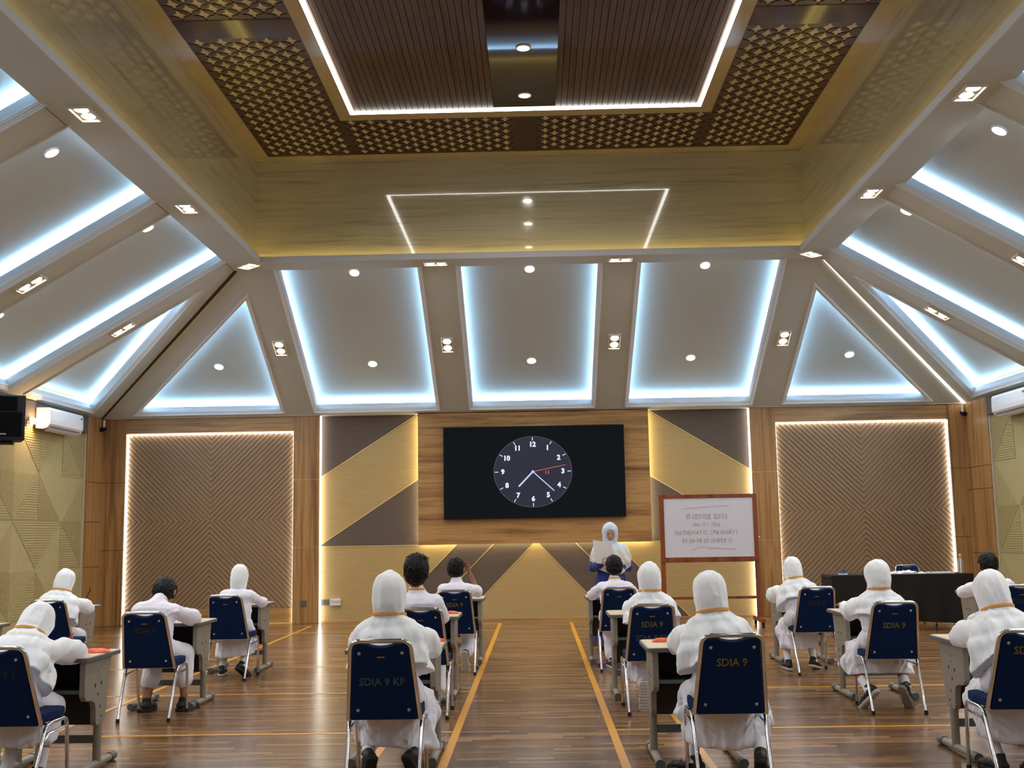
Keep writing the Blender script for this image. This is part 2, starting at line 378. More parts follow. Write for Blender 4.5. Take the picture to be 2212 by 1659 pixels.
# ---------------------------------------------------------------- ceiling
ceil = struct(empty('ceiling'))
def facet_fn(side):
    if side == 'back': return lambda u, v, h: (u, D-v*CA+h*SA, Z1+v*SA+h*CA)
    if side == 'front': return lambda u, v, h: (-u, YF+v*CA-h*SA, Z1+v*SA+h*CA)
    if side == 'left': return lambda u, v, h: (XL+v*CA-h*SA, u, Z1+v*SA+h*CA)
    return lambda u, v, h: (XR-v*CA+h*SA, u, Z1+v*SA+h*CA)
def ring_prism(mb, outer, inner, fn, h0, h1=None):
    n = len(outer); k = len(mb.v)
    mb.v += [fn(*p, h0) for p in outer]+[fn(*p, h0 if h1 is None else h1) for p in inner]
    mb.f += [(k+i, k+(i+1) % n, k+n+(i+1) % n, k+n+i) for i in range(n)]
def coffer(poly, fn, open_top=False):
    """recessed panel: stepped moulding, lip, hidden blue LED ledge, raised panel"""
    if area(poly) < 0: poly = poly[::-1]
    n = len(poly); top = [0]*n
    if open_top:                        # edge whose both ends are at v=LEN
        for i in range(n):
            if poly[i][1] > LEN-.02 and poly[(i+1) % n][1] > LEN-.02: top[i] = 1
    c = empty('coffer', parent=ceil); mb = MB()
    prof = [(0, 0), (0, -.022), (.016, -.026), (.022, -.012), (.030, -.012), (.034, 0), (.052, .004), (.056, .016), (.066, .018), (.070, .034)]
    O = lambda o: offset_poly(poly, [(-.05 if (top[i]) else o) for i in range(n)])
    prev = None
    for o, h in prof:
        cur = (O(o), h)
        if prev: 
            k = len(mb.v); mb.v += [fn(*p, prev[1]) for p in prev[0]]+[fn(*p, cur[1]) for p in cur[0]]
            mb.f += [(k+i, k+(i+1) % n, k+n+(i+1) % n, k+n+i) for i in range(n)]
        prev = cur
    mb.build('moulding', M['moulding'], c)
    # fascia of the recess and ledge
    mb = MB(); a = O(.070); hl = .115
    k = len(mb.v); mb.v += [fn(*p, .034) for p in a]+[fn(*p, hl) for p in a]; mb.f += [(k+i, k+(i+1) % n, k+n+(i+1) % n, k+n+i) for i in range(n)]
    b = O(-.06); ring_prism(mb, a, b, fn, hl)
    k = len(mb.v); mb.v += [fn(*p, hl) for p in b]+[fn(*p, .235) for p in b]; mb.f += [(k+i, k+(i+1) % n, k+n+(i+1) % n, k+n+i) for i in range(n)]
    mb.build('cove_ledge', M['cove_paint'], c)
    mb = MB(); mb.add([fn(*p, .235) for p in b]+[fn(*p, .26) for p in b], [tuple(range(n)), tuple(range(n, 2*n))[::-1]]); mb.build('panel_board', M['panel_paint'], c)
    mb = MB()
    inn, out = O(.012), O(-.012)
    for h in (hl+.055,): ring_prism(mb, out, inn, fn, h)
    k = len(mb.v); mb.v += [fn(*p, hl+.042) for p in inn]+[fn(*p, hl+.055) for p in inn]; mb.f += [(k+i, k+(i+1) % n, k+n+(i+1) % n, k+n+i) for i in range(n)]
    mb.build('led_strip', M['led_blue'], c)
    return c
def lerp(a, b, t): return a+(b-a)*t
XB = [-3.94, -1.33, 1.26, 3.87]; HB = .24; YB = [15.29-2.87*i for i in range(7)]
def hipu(side, v):   # u limits of a facet at slope position v
    t = v/LEN
    if side in ('back',): return lerp(XL, RX0, t), lerp(XR, RX1, t)
    if side == 'front': return lerp(-XR, -RX1, t), lerp(-XL, -RX0, t)
    return lerp(YF, RY0, t), lerp(D, RY1, t)
coffers = {}
def facet(side, beams):
    fn = facet_fn(side); V0 = .10
    beams = sorted(beams); holes = []
    for a, b in zip(beams[:-1], beams[1:]):
        holes.append([(a+HB, V0), (b-HB, V0), (b-HB, LEN), (a+HB, LEN)])
    # corner triangles
    hw = .36
    lo, hi = hipu(side, V0); loT, hiT = hipu(side, LEN)
    sl = (loT-lo)/(LEN-V0); off = hw*math.hypot(1, sl)
    b0 = beams[0]-HB; x0 = lo+off; vt = V0+(b0-x0)/sl
    holes.append([(x0, V0), (b0, V0), (b0, vt)])
    b1 = beams[-1]+HB; x1 = hi-off; sr = (hi-hiT)/(LEN-V0); vt2 = V0+(x1-b1)/sr
    holes.append([(b1, V0), (x1, V0), (b1, vt2)])
    def slab(p, name='ceiling_beam'):
        if area(p) < 0: p = p[::-1]
        MB().prism(p, fn, 0, .04).build(name, M['plaster'], ceil)
    for k, u in enumerate(beams):
        if k in (0, len(beams)-1): continue
        slab([(u-HB, V0), (u+HB, V0), (u+HB, LEN), (u-HB, LEN)])
    A, B = hipu(side, 0); slab([(A, 0), (B, 0), (hipu(side, V0)[1], V0), (hipu(side, V0)[0], V0)], 'eaves_board')
    # end beams together with the hip border
    u = beams[0]
    slab([(u-HB, V0), (u+HB, V0), (u+HB, LEN), (loT, LEN), (u-HB, vt)])
    slab([(lo, V0), (x0, V0), (b0, vt), (loT, LEN)], 'hip_beam')
    u = beams[-1]
    slab([(u+HB, V0), (u+HB, vt2), (hiT, LEN), (u-HB, LEN), (u-HB, V0)])
    slab([(x1, V0), (hi, V0), (hiT, LEN), (b1, vt2)], 'hip_beam')
    for h in holes: coffer(h, fn, True)
    return fn
FN = {}
FN['back'] = facet('back', XB); FN['left'] = facet('left', YB); FN['right'] = facet('right', YB); FN['front'] = facet('front', [-b for b in XB])
# hip lines: dark groove on the left, lit strip on the right
def hip_line(x0, x1, m, name, parent, w=.02, dz=-.012):
    a = Vector((x0, D, Z1)); b = Vector((x1, RY1, Z2)); d = (b-a).normalized(); s = d.cross(Vector((0, 0, 1))).normalized()*w; n = Vector((0, 0, dz))
    return MB().add([a-s, a+s, b+s, b-s, a-s+n, a+s+n, b+s+n, b-s+n], [(0, 1, 2, 3), (7, 6, 5, 4), (0, 4, 5, 1), (1, 5, 6, 2), (2, 6, 7, 3), (3, 7, 4, 0)]).build(name, m, parent)
hip_line(XL, RX0, M['groove'], 'hip_groove', ceil)
hip_line(XR, RX1, M['led_white'], 'led_strip', ceil, .017, -.02)
# ring soffit and fascia
FX0, FX1, FY0, FY1, ZF = -3.78, 3.71, YF+3.5, 15.12, 5.295
def frame_ring(name, m, a, b, z0, z1, parent=ceil):
    (ax0, ax1, ay0, ay1), (bx0, bx1, by0, by1) = a, b; o = []
    for q in ((ax0, bx0, ay0, ay1), (bx1, ax1, ay0, ay1), (bx0, bx1, by1, ay1), (bx0, bx1, ay0, by0)):
        o.append(bx(name, m, parent, q[0], q[1], q[2], q[3], z0, z1))
    return o
frame_ring('ring_soffit', M['plaster'], (RX0-.02, RX1+.02, RY0-.02, RY1+.02), (FX0-.02, FX1+.02, FY0-.02, FY1+.02), Z2, Z2+.05)
frame_ring('ring_fascia', M['cove_paint'], (FX0-.02, FX1+.02, FY0-.02, FY1+.02), (FX0, FX1, FY0, FY1), Z2, ZF)
MX0, MX1, MY0, MY1, ZT = -3.885, 3.815, FY0-.13, 15.25, 6.72
frame_ring('cove_shelf', M['cove_paint'], (MX0-.05, MX1+.05, MY0-.05, MY1+.05), (FX0-.02, FX1+.02, FY0-.02, FY1+.02), Z2+.02, Z2+.04)
t = empty('led_strip', (0, 0, 0), parent=ceil)
frame_ring('led_line', M['led_yellow'], (FX0-.06, FX1+.06, FY0-.06, FY1+.06), (FX0-.035, FX1+.035, FY0-.035, FY1+.035), Z2+.04, Z2+.055, t)
# stone slabs of the well
def slabs(n, f):
    for i in range(n): f(i/n, (i+1)/n)
g = .0003
for i in range(4):
    a, b = lerp(MX0, MX1, i/4), lerp(MX0, MX1, (i+1)/4)
    bx('stone_slab', M['marble'], ceil, a+g, b-g, MY1, MY1+.05, Z2+.055, ZT+.05); bx('stone_slab', M['marble'], ceil, a+g, b-g, MY0-.05, MY0, Z2+.055, ZT+.05)
nY = 9
for i in range(nY):
    a, b = lerp(MY0, MY1, i/nY), lerp(MY0, MY1, (i+1)/nY)
    bx('stone_slab', M['marble'], ceil, MX0-.05, MX0, a+g, b-g, Z2+.055, ZT+.05); bx('stone_slab', M['marble'], ceil, MX1, MX1+.05, a+g, b-g, Z2+.055, ZT+.05)
# top of the well
LX0, LX1, LY1 = -3.675, 3.605, 15.07; LY0 = MY0+.2
IX0, IX1, IY1 = -2.425, 2.335, 13.75; IY0 = LY0+1.32
SX0, SX1, SY1 = -2.265, 2.175, 13.55; SY0 = IY0+.2
frame_ring('cream_border', M['frame_cream'], (MX0-.05, MX1+.05, MY0-.05, MY1+.05), (LX0, LX1, LY0, LY1), ZT, ZT+.05)
frame_ring('lattice_backing', M['cream_back'], (LX0-.02, LX1+.02, LY0-.02, LY1+.02), (IX0+.01, IX1-.01, IY0+.01, IY1-.01), ZT+.013, ZT+.045)
frame_ring('cream_border', M['frame_cream'], (IX0, IX1, IY0, IY1), (SX0, SX1, SY0, SY1), ZT-.005, ZT+.05)
def lattice(x0, x1, y0, y1, z, t=.012, pitch=.24):
    nx = max(1, round((x1-x0)/pitch)); ny = max(1, round((y1-y0)/pitch)); px, py = (x1-x0)/nx, (y1-y0)/ny
    # diamond cell with a cross-shaped hole (round centre, four rounded arms)
    hole = []
    R, W, A, rt = .050/.24, .020/.24, .094/.24, .012/.24
    for q in range(4):
        th = q*math.pi/2
        for (x, y) in ((A, -W*.55), (A+rt*.6, 0), (A, W*.55), (R*1.0, W), (R*.78, R*.78)):
            pass
        pts = [(R*1.0, -W), (A, -W*.7), (A+rt, 0), (A, W*.7), (R*1.0, W), (R*.80, R*.80)]
        c, s = math.cos(th), math.sin(th); hole += [(x*c-y*s, x*s+y*c) for x, y in pts]
    nh = len(hole); bound = []
    for (x, y) in hole:                 # radial projection on the diamond |x|+|y|=.5
        k = .5/(abs(x)+abs(y)); bound.append((x*k, y*k))
    V = []; Fq = []
    unit = np.array(bound+hole+hole); nu = len(unit)
    zz = np.array([z]*nh*2+[z+t]*nh)
    fq = []
    for i in range(nh):
        j = (i+1) % nh; fq.append((i, j, nh+j, nh+i)); fq.append((nh+i, nh+j, 2*nh+j, 2*nh+i))
    mb = MB(); verts = []; faces = []
    def put(cx, cy):
        k = len(verts); 
        for (ux, uy), z_ in zip(unit, zz): verts.append((cx+ux*px, cy+uy*py, z_))
        faces.extend([tuple(k+i for i in f) for f in fq])
    for i in range(nx):
        for j in range(ny): put(x0+(i+.5)*px, y0+(j+.5)*py)
    for i in range(1, nx):
        for j in range(1, ny): put(x0+i*px, y0+j*py)
    for i in range(1, nx):              # half cells on the edges: solid
        for yy, s in ((y0, 1), (y1, -1)):
            k = len(verts); cx = x0+i*px; verts.extend([(cx-px/2, yy, z), (cx+px/2, yy, z), (cx, yy+s*py/2, z)]); faces.append((k, k+1, k+2))
    for j in range(1, ny):
        for xx, s in ((x0, 1), (x1, -1)):
            k = len(verts); cy = y0+j*py; verts.extend([(xx, cy-py/2, z), (xx, cy+py/2, z), (xx+s*px/2, cy, z)]); faces.append((k, k+1, k+2))
    for xx, sx in ((x0, 1), (x1, -1)):
        for yy, sy in ((y0, 1), (y1, -1)):
            k = len(verts); verts.extend([(xx, yy, z), (xx+sx*px/2, yy, z), (xx, yy+sy*py/2, z)]); faces.append((k, k+1, k+2))
    mb.v = verts; mb.f = faces
    return mb.build('lattice_panel', M['lattice'], ceil)
BY = [LY1, 11.29, 10.87, 7.3, 6.9, 3.3, 2.9, LY0]
for x0, x1 in ((LX0, IX0), (IX1, LX1)):
    for k in range(0, 8, 2): lattice(x0, x1, BY[k+1], BY[k], ZT)
    for k in range(1, 7, 2): bx('dark_band', M['band_dark'], ceil, x0, x1, BY[k+1], BY[k], ZT-.004, ZT+.05)
for y0, y1 in ((IY1, LY1), (LY0, IY0)):
    lattice(IX0, -.185, y0, y1, ZT); lattice(.09, IX1, y0, y1, ZT); bx('dark_band', M['band_dark'], ceil, -.185, .09, y0, y1, ZT-.004, ZT+.05)
bx('slat_backing', M['ceil_back'], ceil, SX0-.1, SX1+.1, SY0-.1, SY1+.1, ZT+.055, ZT+.06)
DX0, DX1 = -.44, .335
for x0, x1 in ((SX0, DX0), (DX1, SX1)):
    n = 25; w = (x1-x0)/n
    me = MB().box(.002, w-.005, SY0, SY1, ZT+.02, ZT+.05).mesh('slat', M['ceil_slat'])
    for i in range(n): link('slat', me, ceil, (x0+i*w, 0, 0))
yy = SY1
for k in range(6):
    y2 = SY1-1.57-k*2.44 if k < 5 else SY0
    bx('gloss_panel', M['gloss_dark'], ceil, DX0, DX1, y2+.002, yy-.002, ZT+.012, ZT+.05); yy = y2
t = empty('led_strip', (0, 0, 0), parent=ceil)
frame_ring('led_line', M['led_white'], (SX0, SX1, SY0, SY1), (SX0+.045, SX1-.045, SY0+.045, SY1-.045), ZT-.006, ZT+.02, t)
# ---------------------------------------------------------------- lamps
def spot(power, size, parent, loc, rot, col=(1, .955, .895), spread=150):
    l = bpy.data.lights.new('lamp_light', 'AREA'); l.shape = 'DISK'; l.size = size; l.energy = power; l.color = col; l.spread = math.radians(spread)
    o = bpy.data.objects.new('lamp_light', l); COL.objects.link(o); o.parent = parent; o.location = loc; o.rotation_euler = rot; return o
rd = {}
def round_light(P0, fn_n, label, group=None):
    """disc lamp lying in the surface whose down normal is fn_n"""
    if 'r' not in rd:
        f = lambda x, y, h: (x, y, h)
        a = MB().lathe([(.085, .004), (.085, -.006), (.070, -.010), (.066, -.004)], f, 28).mesh('lamp_rim', M['lamp_frame'])
        b = MB().lathe([(.066, -.005), (.06, -.008)], f, 28).mesh('lamp_disc', M['lamp']); rd['r'] = (a, b)
    e = empty('downlight', P0); e.rotation_mode = 'QUATERNION'; e.rotation_quaternion = Vector((0, 0, -1)).rotation_difference(fn_n)
    link('lamp_rim', rd['r'][0], e); link('lamp_disc', rd['r'][1], e)
    spot(P_ROUND, .12, e, (0, 0, -.02), (0, 0, 0)); tag(e, label, 'ceiling light', group); return e
def twin_light(P0, nrm, along, label, group=None):
    if 't' not in rd:
        f = MB(); W, L_, t_ = .095, .17, .012
        for a in ((-L_, L_, -W, -W+t_), (-L_, L_, W-t_, W), (-L_, -L_+t_, -W+t_, W-t_), (L_-t_, L_, -W+t_, W-t_)): f.box(a[0], a[1], a[2], a[3], -.026, .02)
        q = MB().box(-L_+t_, L_-t_, -W+t_, W-t_, -.004, .02)
        l = MB(); idf = lambda x, y, h: (x, y, h)
        rd['t'] = (f.mesh('lamp_frame', M['lamp_frame']), q.mesh('lamp_tray', M['lamp_inner']),
                   [MB().lathe([(.062, -.005), (.055, -.011)], (lambda s: lambda x, y, h: (x+s, y, h))(s), 24).mesh('lamp_disc', M['lamp']) for s in (-.078, .078)])
    e = empty('twin_spotlight', P0); z = -nrm; x = along.normalized(); y = z.cross(x)
    e.rotation_mode = 'QUATERNION'; e.rotation_quaternion = Matrix((x, y, z)).transposed().to_quaternion()
    link('lamp_frame', rd['t'][0], e); link('lamp_tray', rd['t'][1], e)
    for m_ in rd['t'][2]: link('lamp_disc', m_, e)
    spot(P_TWIN, .14, e, (0, 0, -.03), (0, 0, 0)); tag(e, label, 'ceiling light', group); return e
def dn(side):
    f = FN[side]; return -(Vector(f(0, 0, 1))-Vector(f(0, 0, 0)))
def place_round(side, u, v, label, group=None):
    return round_light(Vector(FN[side](u, v, .229)), dn(side), label, group)
vlow = (D-17.69)/CA; vup = (D-15.85)/CA
vlow_s = .90/CA; vup_s = 2.72/CA
for x, nm in ((-2.6, 'left of the three wide rear coffers'), (-.03, 'middle wide rear coffer'), (2.53, 'right of the three wide rear coffers')):
    place_round('back', x, vlow, 'round downlight low in the %s' % nm); place_round('back', x, vup, 'round downlight high in the %s' % nm)
place_round('back', -5.1, vlow, 'round downlight in the left rear triangular coffer'); place_round('back', 5.07, vlow, 'round downlight in the right rear triangular coffer')
for side, s in (('left', 'left'), ('right', 'right')):
    place_round(side, 16.0 if s == 'left' else 15.85, vlow_s, 'round downlight in the triangular coffer of the %s slope' % s)
    for k, yy in enumerate((13.28, 10.52, 7.7, 4.8, 2.0)):
        seen = k < 2  # slope lamps out of view are added to light the room
        place_round(side, yy, vup_s, ('round downlight high in the %s coffer of the %s slope' % (('second', 'third')[k], s)) if seen else 'unseen round downlight added on the nearer %s slope' % s, None if seen else 'added downlights on the %s slope beyond the frame' % s)
        place_round(side, yy, vlow_s, ('round downlight low in the second coffer of the left slope at the frame edge' if (k == 0 and s == 'left') else 'unseen round downlight added on the %s slope low beyond the frame' % s), None if (k == 0 and s == 'left') else 'added low downlights on the %s slope beyond the frame' % s)
UP = Vector((0, 0, 1))
for x, nm in ((-3.94, 'leftmost rear ceiling beam'), (-1.33, 'left middle rear ceiling beam'), (1.26, 'right middle rear ceiling beam'), (3.87, 'rightmost rear ceiling beam')):
    v = (D-17.07)/CA; twin_light(Vector(FN['back'](x, v, 0)), dn('back'), Vector((0, -CA, SA)), 'twin square spotlight on the '+nm)
for side, X in (('left', -1), ('right', 1)):
    for k, yy in enumerate(YB[:5]):  # nearer beams carry unseen twins, added for room light
        d = Vector((CA*-X, 0, SA)); nm = ('first', 'second')[k] if k < 2 else None
        twin_light(Vector(FN[side](yy-(.0 if k == 0 else .0), 1.57/CA, 0)), dn(side), d, ('twin spotlight on the %s beam from the back of the %s slope' % (nm, side)) if nm else 'unseen twin spotlight added on a nearer beam of the %s slope' % side, None if nm else 'added twin spotlights on the nearer %s beams' % side)
    for k, yy in enumerate((15.24, 12.43, 9.5, 6.6, 3.7, .8)):  # nearer soffit twins are unseen, added to light the hall
        nm = ('rear corner', 'second from the rear', 'third from the rear')[k] if k < 3 else None
        al = Vector((0, 1, 0)) if k else Vector((-X*-1*.7, .7, 0)) if X > 0 else Vector((.7, -.7, 0)) if k == 0 else Vector((0, 1, 0))
        twin_light(Vector((-3.97 if X < 0 else 3.89, yy, Z2)), Vector((0, 0, -1)), Vector((0, 1, 0)) if k else Vector((-X, -1, 0)).normalized().cross(Vector((0,0,1))) if False else (Vector((0, 1, 0)) if k else Vector((X, 1, 0))), ('twin spotlight in the %s soffit of the ceiling well, %s' % (side, nm)) if nm else 'unseen twin spotlight added in the nearer %s soffit' % side, None if nm else 'added twin spotlights in the nearer %s soffit' % side)
for x, nm in ((-1.35, 'left'), (1.25, 'right')): twin_light(Vector((x, 15.33, Z2)), Vector((0, 0, -1)), Vector((1, 0, 0)), 'twin spotlight in the rear soffit of the ceiling well, %s one' % nm)
for k, yy in enumerate((13.08, 11.73, 10.1, 8.4, 6.7, 5.0)):  # row carried on out of view, unseen lamps added for room light
    round_light(Vector((-.045, yy, ZT+.008)), Vector((0, 0, -1)), ('round downlight in the glossy dark strip, %s' % ('nearer the rear end', 'further from the rear end')[k]) if k < 2 else 'unseen round downlight in the glossy dark strip beyond the frame', None if k < 2 else 'added downlights in the dark strip beyond the frame')
# ---------------------------------------------------------------- furniture and fittings
M['chrome'] = mat('chrome_tube', srgb(215, 215, 220), .13, metal=1)
M['navy'] = mat('navy_upholstery', srgb(5, 34, 78), .9, noise=.2, nscale=160, spec=.2)
M['rubber'] = mat('black_rubber', srgb(20, 20, 20), .7)
M['screw'] = mat('steel_screw', srgb(190, 190, 180), .3, metal=.8)
M['sten_y'] = mat('stencil_yellow', srgb(112, 108, 34), .9, noise=.35, nscale=90)
M['sten_d'] = mat('stencil_faded', srgb(44, 50, 40), .9, noise=.3, nscale=90)
M['sten_g'] = mat('stencil_grey', srgb(70, 82, 96), .9, noise=.3, nscale=90)
M['label_o'] = mat('orange_maker_label', srgb(170, 110, 50), .6)
M['desk_grey'] = mat('desk_grey_steel', srgb(140, 134, 123), .45, noise=.03, nscale=30)
M['desk_top'] = mat('desk_cream_laminate', srgb(214, 196, 160), .3, noise=.03, nscale=12)
M['desk_edge'] = mat('desk_edge_band', srgb(92, 96, 98), .5)
M['desk_black'] = mat('desk_black_panel', srgb(34, 32, 30), .6)
M['brown_wood'] = wood('mahogany_frame', srgb(96, 44, 20), srgb(128, 64, 32), srgb(144, 78, 42), 'Z', 9, .3)
M['board_white'] = mat('whiteboard_surface', srgb(214, 214, 226), .25)
M['ink'] = mat('marker_ink', srgb(96, 96, 108), .7)
M['ink2'] = mat('faint_marker_ink', srgb(136, 136, 148), .7)
M['cloth_black'] = mat('black_tablecloth', srgb(17, 12, 11), .85, noise=.1, nscale=30)
M['paper'] = mat('white_paper', srgb(226, 222, 224), .7)
M['orange'] = mat('orange_mesh_pouch', srgb(226, 92, 52), .55, noise=.15, nscale=60)
M['red'] = mat('red_pencil', srgb(200, 40, 26), .4)
M['tape_blue'] = mat('blue_tape', srgb(40, 90, 160), .4)
def glass():
    t = NT('clear_plastic'); t.b.inputs['Base Color'].default_value = (.95, .96, 1, 1); t.b.inputs['Roughness'].default_value = .08
    t.b.inputs['Transmission Weight'].default_value = .9; t.b.inputs['IOR'].default_value = 1.35; return t.m
M['clear'] = glass()
def arc(c, r, a0, a1, n=6):
    return [(c[0]+r*math.cos(a0+(a1-a0)*i/n), c[1]+r*math.sin(a0+(a1-a0)*i/n)) for i in range(n+1)]
def smooth_path(pts, rad=.05, n=5):
    P = [Vector(p) for p in pts]; out = [P[0]]
    for i in range(1, len(P)-1):
        a, b, c = P[i-1], P[i], P[i+1]; u = (a-b); v = (c-b); d = min(rad, u.length*.49, v.length*.49); s = b+u.normalized()*d; e = b+v.normalized()*d
        for k in range(n+1):
            t = k/n; out.append(s*(1-t)**2+b*2*t*(1-t)+e*t*t)
    return out+[P[-1]]
def text_mesh(txt, size, m, name, bold=0.0, extrude=.0006):
    c = bpy.data.curves.new(name, 'FONT'); c.body = txt; c.size = size; c.align_x = 'CENTER'; c.align_y = 'CENTER'; c.extrude = extrude; c.offset = bold; c.resolution_u = 2
    o = bpy.data.objects.new(name, c); COL.objects.link(o); bpy.context.view_layer.update()
    me = bpy.data.meshes.new_from_object(o.evaluated_get(bpy.context.evaluated_depsgraph_get())); bpy.data.objects.remove(o)
    me.materials.clear(); me.materials.append(m); return me
YB0, ZB0, YB1, ZB1 = -.13, .405, -.30, .845
def bk(x, s, h):                        # chair-back plane: s 0..1 up the recline, h out to the rear
    L = math.hypot(YB1-YB0, ZB1-ZB0); n = (-(ZB1-ZB0)/L, (YB1-YB0)/L)
    return (x, YB0+(YB1-YB0)*s+n[0]*h, ZB0+(ZB1-ZB0)*s+n[1]*h)
CH = {}
def chair_meshes():
    pts = smooth_path([bk(-.200, -.01, 0), bk(-.166, .97, 0), bk(-.13, 1.0, 0), bk(.13, 1.0, 0), bk(.166, .97, 0), bk(.200, -.01, 0)], .07, 6)
    pts = smooth_path([bk(-.200, -.01, 0), bk(-.163, 1.0, 0), bk(.163, 1.0, 0), bk(.200, -.01, 0)], .055, 7)
    CH['back_frame'] = MB().tube(pts, .0125, 10).mesh('back_frame', M['chrome'], True)
    CH['back_frame'].transform(Matrix.Identity(4))
    out = [(-.186, .0), (.186, .0), (.153, .90)]+[(.150, .93), (.140, .955), (.120, .965), (.078, .962), (.060, .945), (.030, .928), (0, .923), (-.030, .928), (-.060, .945), (-.078, .962), (-.120, .965), (-.140, .955), (-.150, .93), (-.153, .90)]
    me = MB().prism(out, lambda u, v, h: bk(u, v, h), -.022, .012).mesh('backrest', M['navy']); bevel(me, .005, 2); CH['backrest'] = me
    q = [(-.195, -.11), (.195, -.11), (.205, .10), (.195, .20), (.15, .235), (-.15, .235), (-.195, .20), (-.205, .10)]
    me = MB().prism(q, lambda u, v, h: (u, v, h), .408, .462).mesh('seat', M['navy']); bevel(me, .014, 3); me.polygons.foreach_set('use_smooth', [True]*len(me.polygons)); CH['seat'] = me
    for s in (-1, 1):
        CH['leg_r%d' % s] = MB().tube(smooth_path([(s*.198, -.25, .012), (s*.205, -.075, .385), (s*.205, -.03, .40), (s*.205, .02, .402)], .05), .0115, 10).mesh('leg', M['chrome'], True)
        CH['leg_f%d' % s] = MB().tube(smooth_path([(s*.198, .255, .012), (s*.205, .205, .40), (s*.205, .02, .402)], .05), .0115, 10).mesh('leg', M['chrome'], True)
        CH['brace%d' % s] = MB().tube([(s*.205, -.115, .30), (s*.205, -.05, .345), (s*.205, .213, .352)], .008, 8).mesh('brace', M['chrome'], True)
    CH['foot'] = MB().lathe([(.014, 0), (.015, .004), (.0145, .028), (.012, .03)], lambda x, y, h: (x, y, h), 12).mesh('rubber_foot', M['rubber'], True)
    CH['rail'] = MB().tube([(-.205, -.06, .398), (.205, -.06, .398)], .009, 8).mesh('cross_rail', M['chrome'], True)
    b = MB(); b.lathe([(.0095, .012), (.0085, .0155), (.004, .017)], lambda a, c, h: tuple(Vector(bk(a, 0, h))-Vector(bk(0, 0, 0))+Vector((0, 0, c))), 12)
    CH['screws'] = b.mesh('screw', M['screw'])
    o = MB().prism([(-.021, .800), (.021, .800), (.021, .815), (-.021, .815)], lambda u, v, h: bk(u, v, h), .012, .0135); CH['maker'] = o.mesh('maker_label', M['label_o'])
    CH['st'] = text_mesh('SDIA 9', .062, M['sten_y'], 'stencil', .0012); CH['std'] = text_mesh('SDIA 9', .062, M['sten_d'], 'stencil', .0012)
    CH['stk'] = text_mesh('SDIA 9 KP', .062, M['sten_g'], 'stencil', .0012); CH['9'] = text_mesh('SDIA 9 1', .062, M['sten_d'], 'stencil', .0012)
chair_meshes()
BT = math.atan2(-(YB1-YB0), ZB1-ZB0)
def stencil(e, key, s, dx=0):
    o = link('stencil_lettering', CH[key], e, bk(dx, s, .0135)); o.rotation_euler = (math.pi/2+BT, 0, 0); o.scale = (.95, 1.05, 1)
    o['label'] = 'stencilled lettering'; return o
def make_chair(x, y, rz, label, st=(), group='navy chairs of the seated pupils', maker=True):
    e = empty('banquet_chair', (x, y, 0), rz); tag(e, label, 'chair', group)
    link('backrest', CH['backrest'], e); link('back_frame', CH['back_frame'], e); link('seat', CH['seat'], e); link('cross_rail', CH['rail'], e)
    for s in (-1, 1):
        for k, yy in (('leg_r', -.25), ('leg_f', .255)):
            l = link('leg', CH[k+str(s)], e); link('rubber_foot', CH['foot'], l, (s*.198, yy-.002 if yy > 0 else yy, 0))
        link('brace', CH['brace%d' % s], e)
    for x_, s_ in ((-.118, .86), (.118, .86), (-.142, .13), (.142, .13)): link('screw', CH['screws'], e, bk(x_, s_, 0))
    if maker: link('maker_label', CH['maker'], e)
    for k in st: stencil(e, *k)
    return e
DK = {}
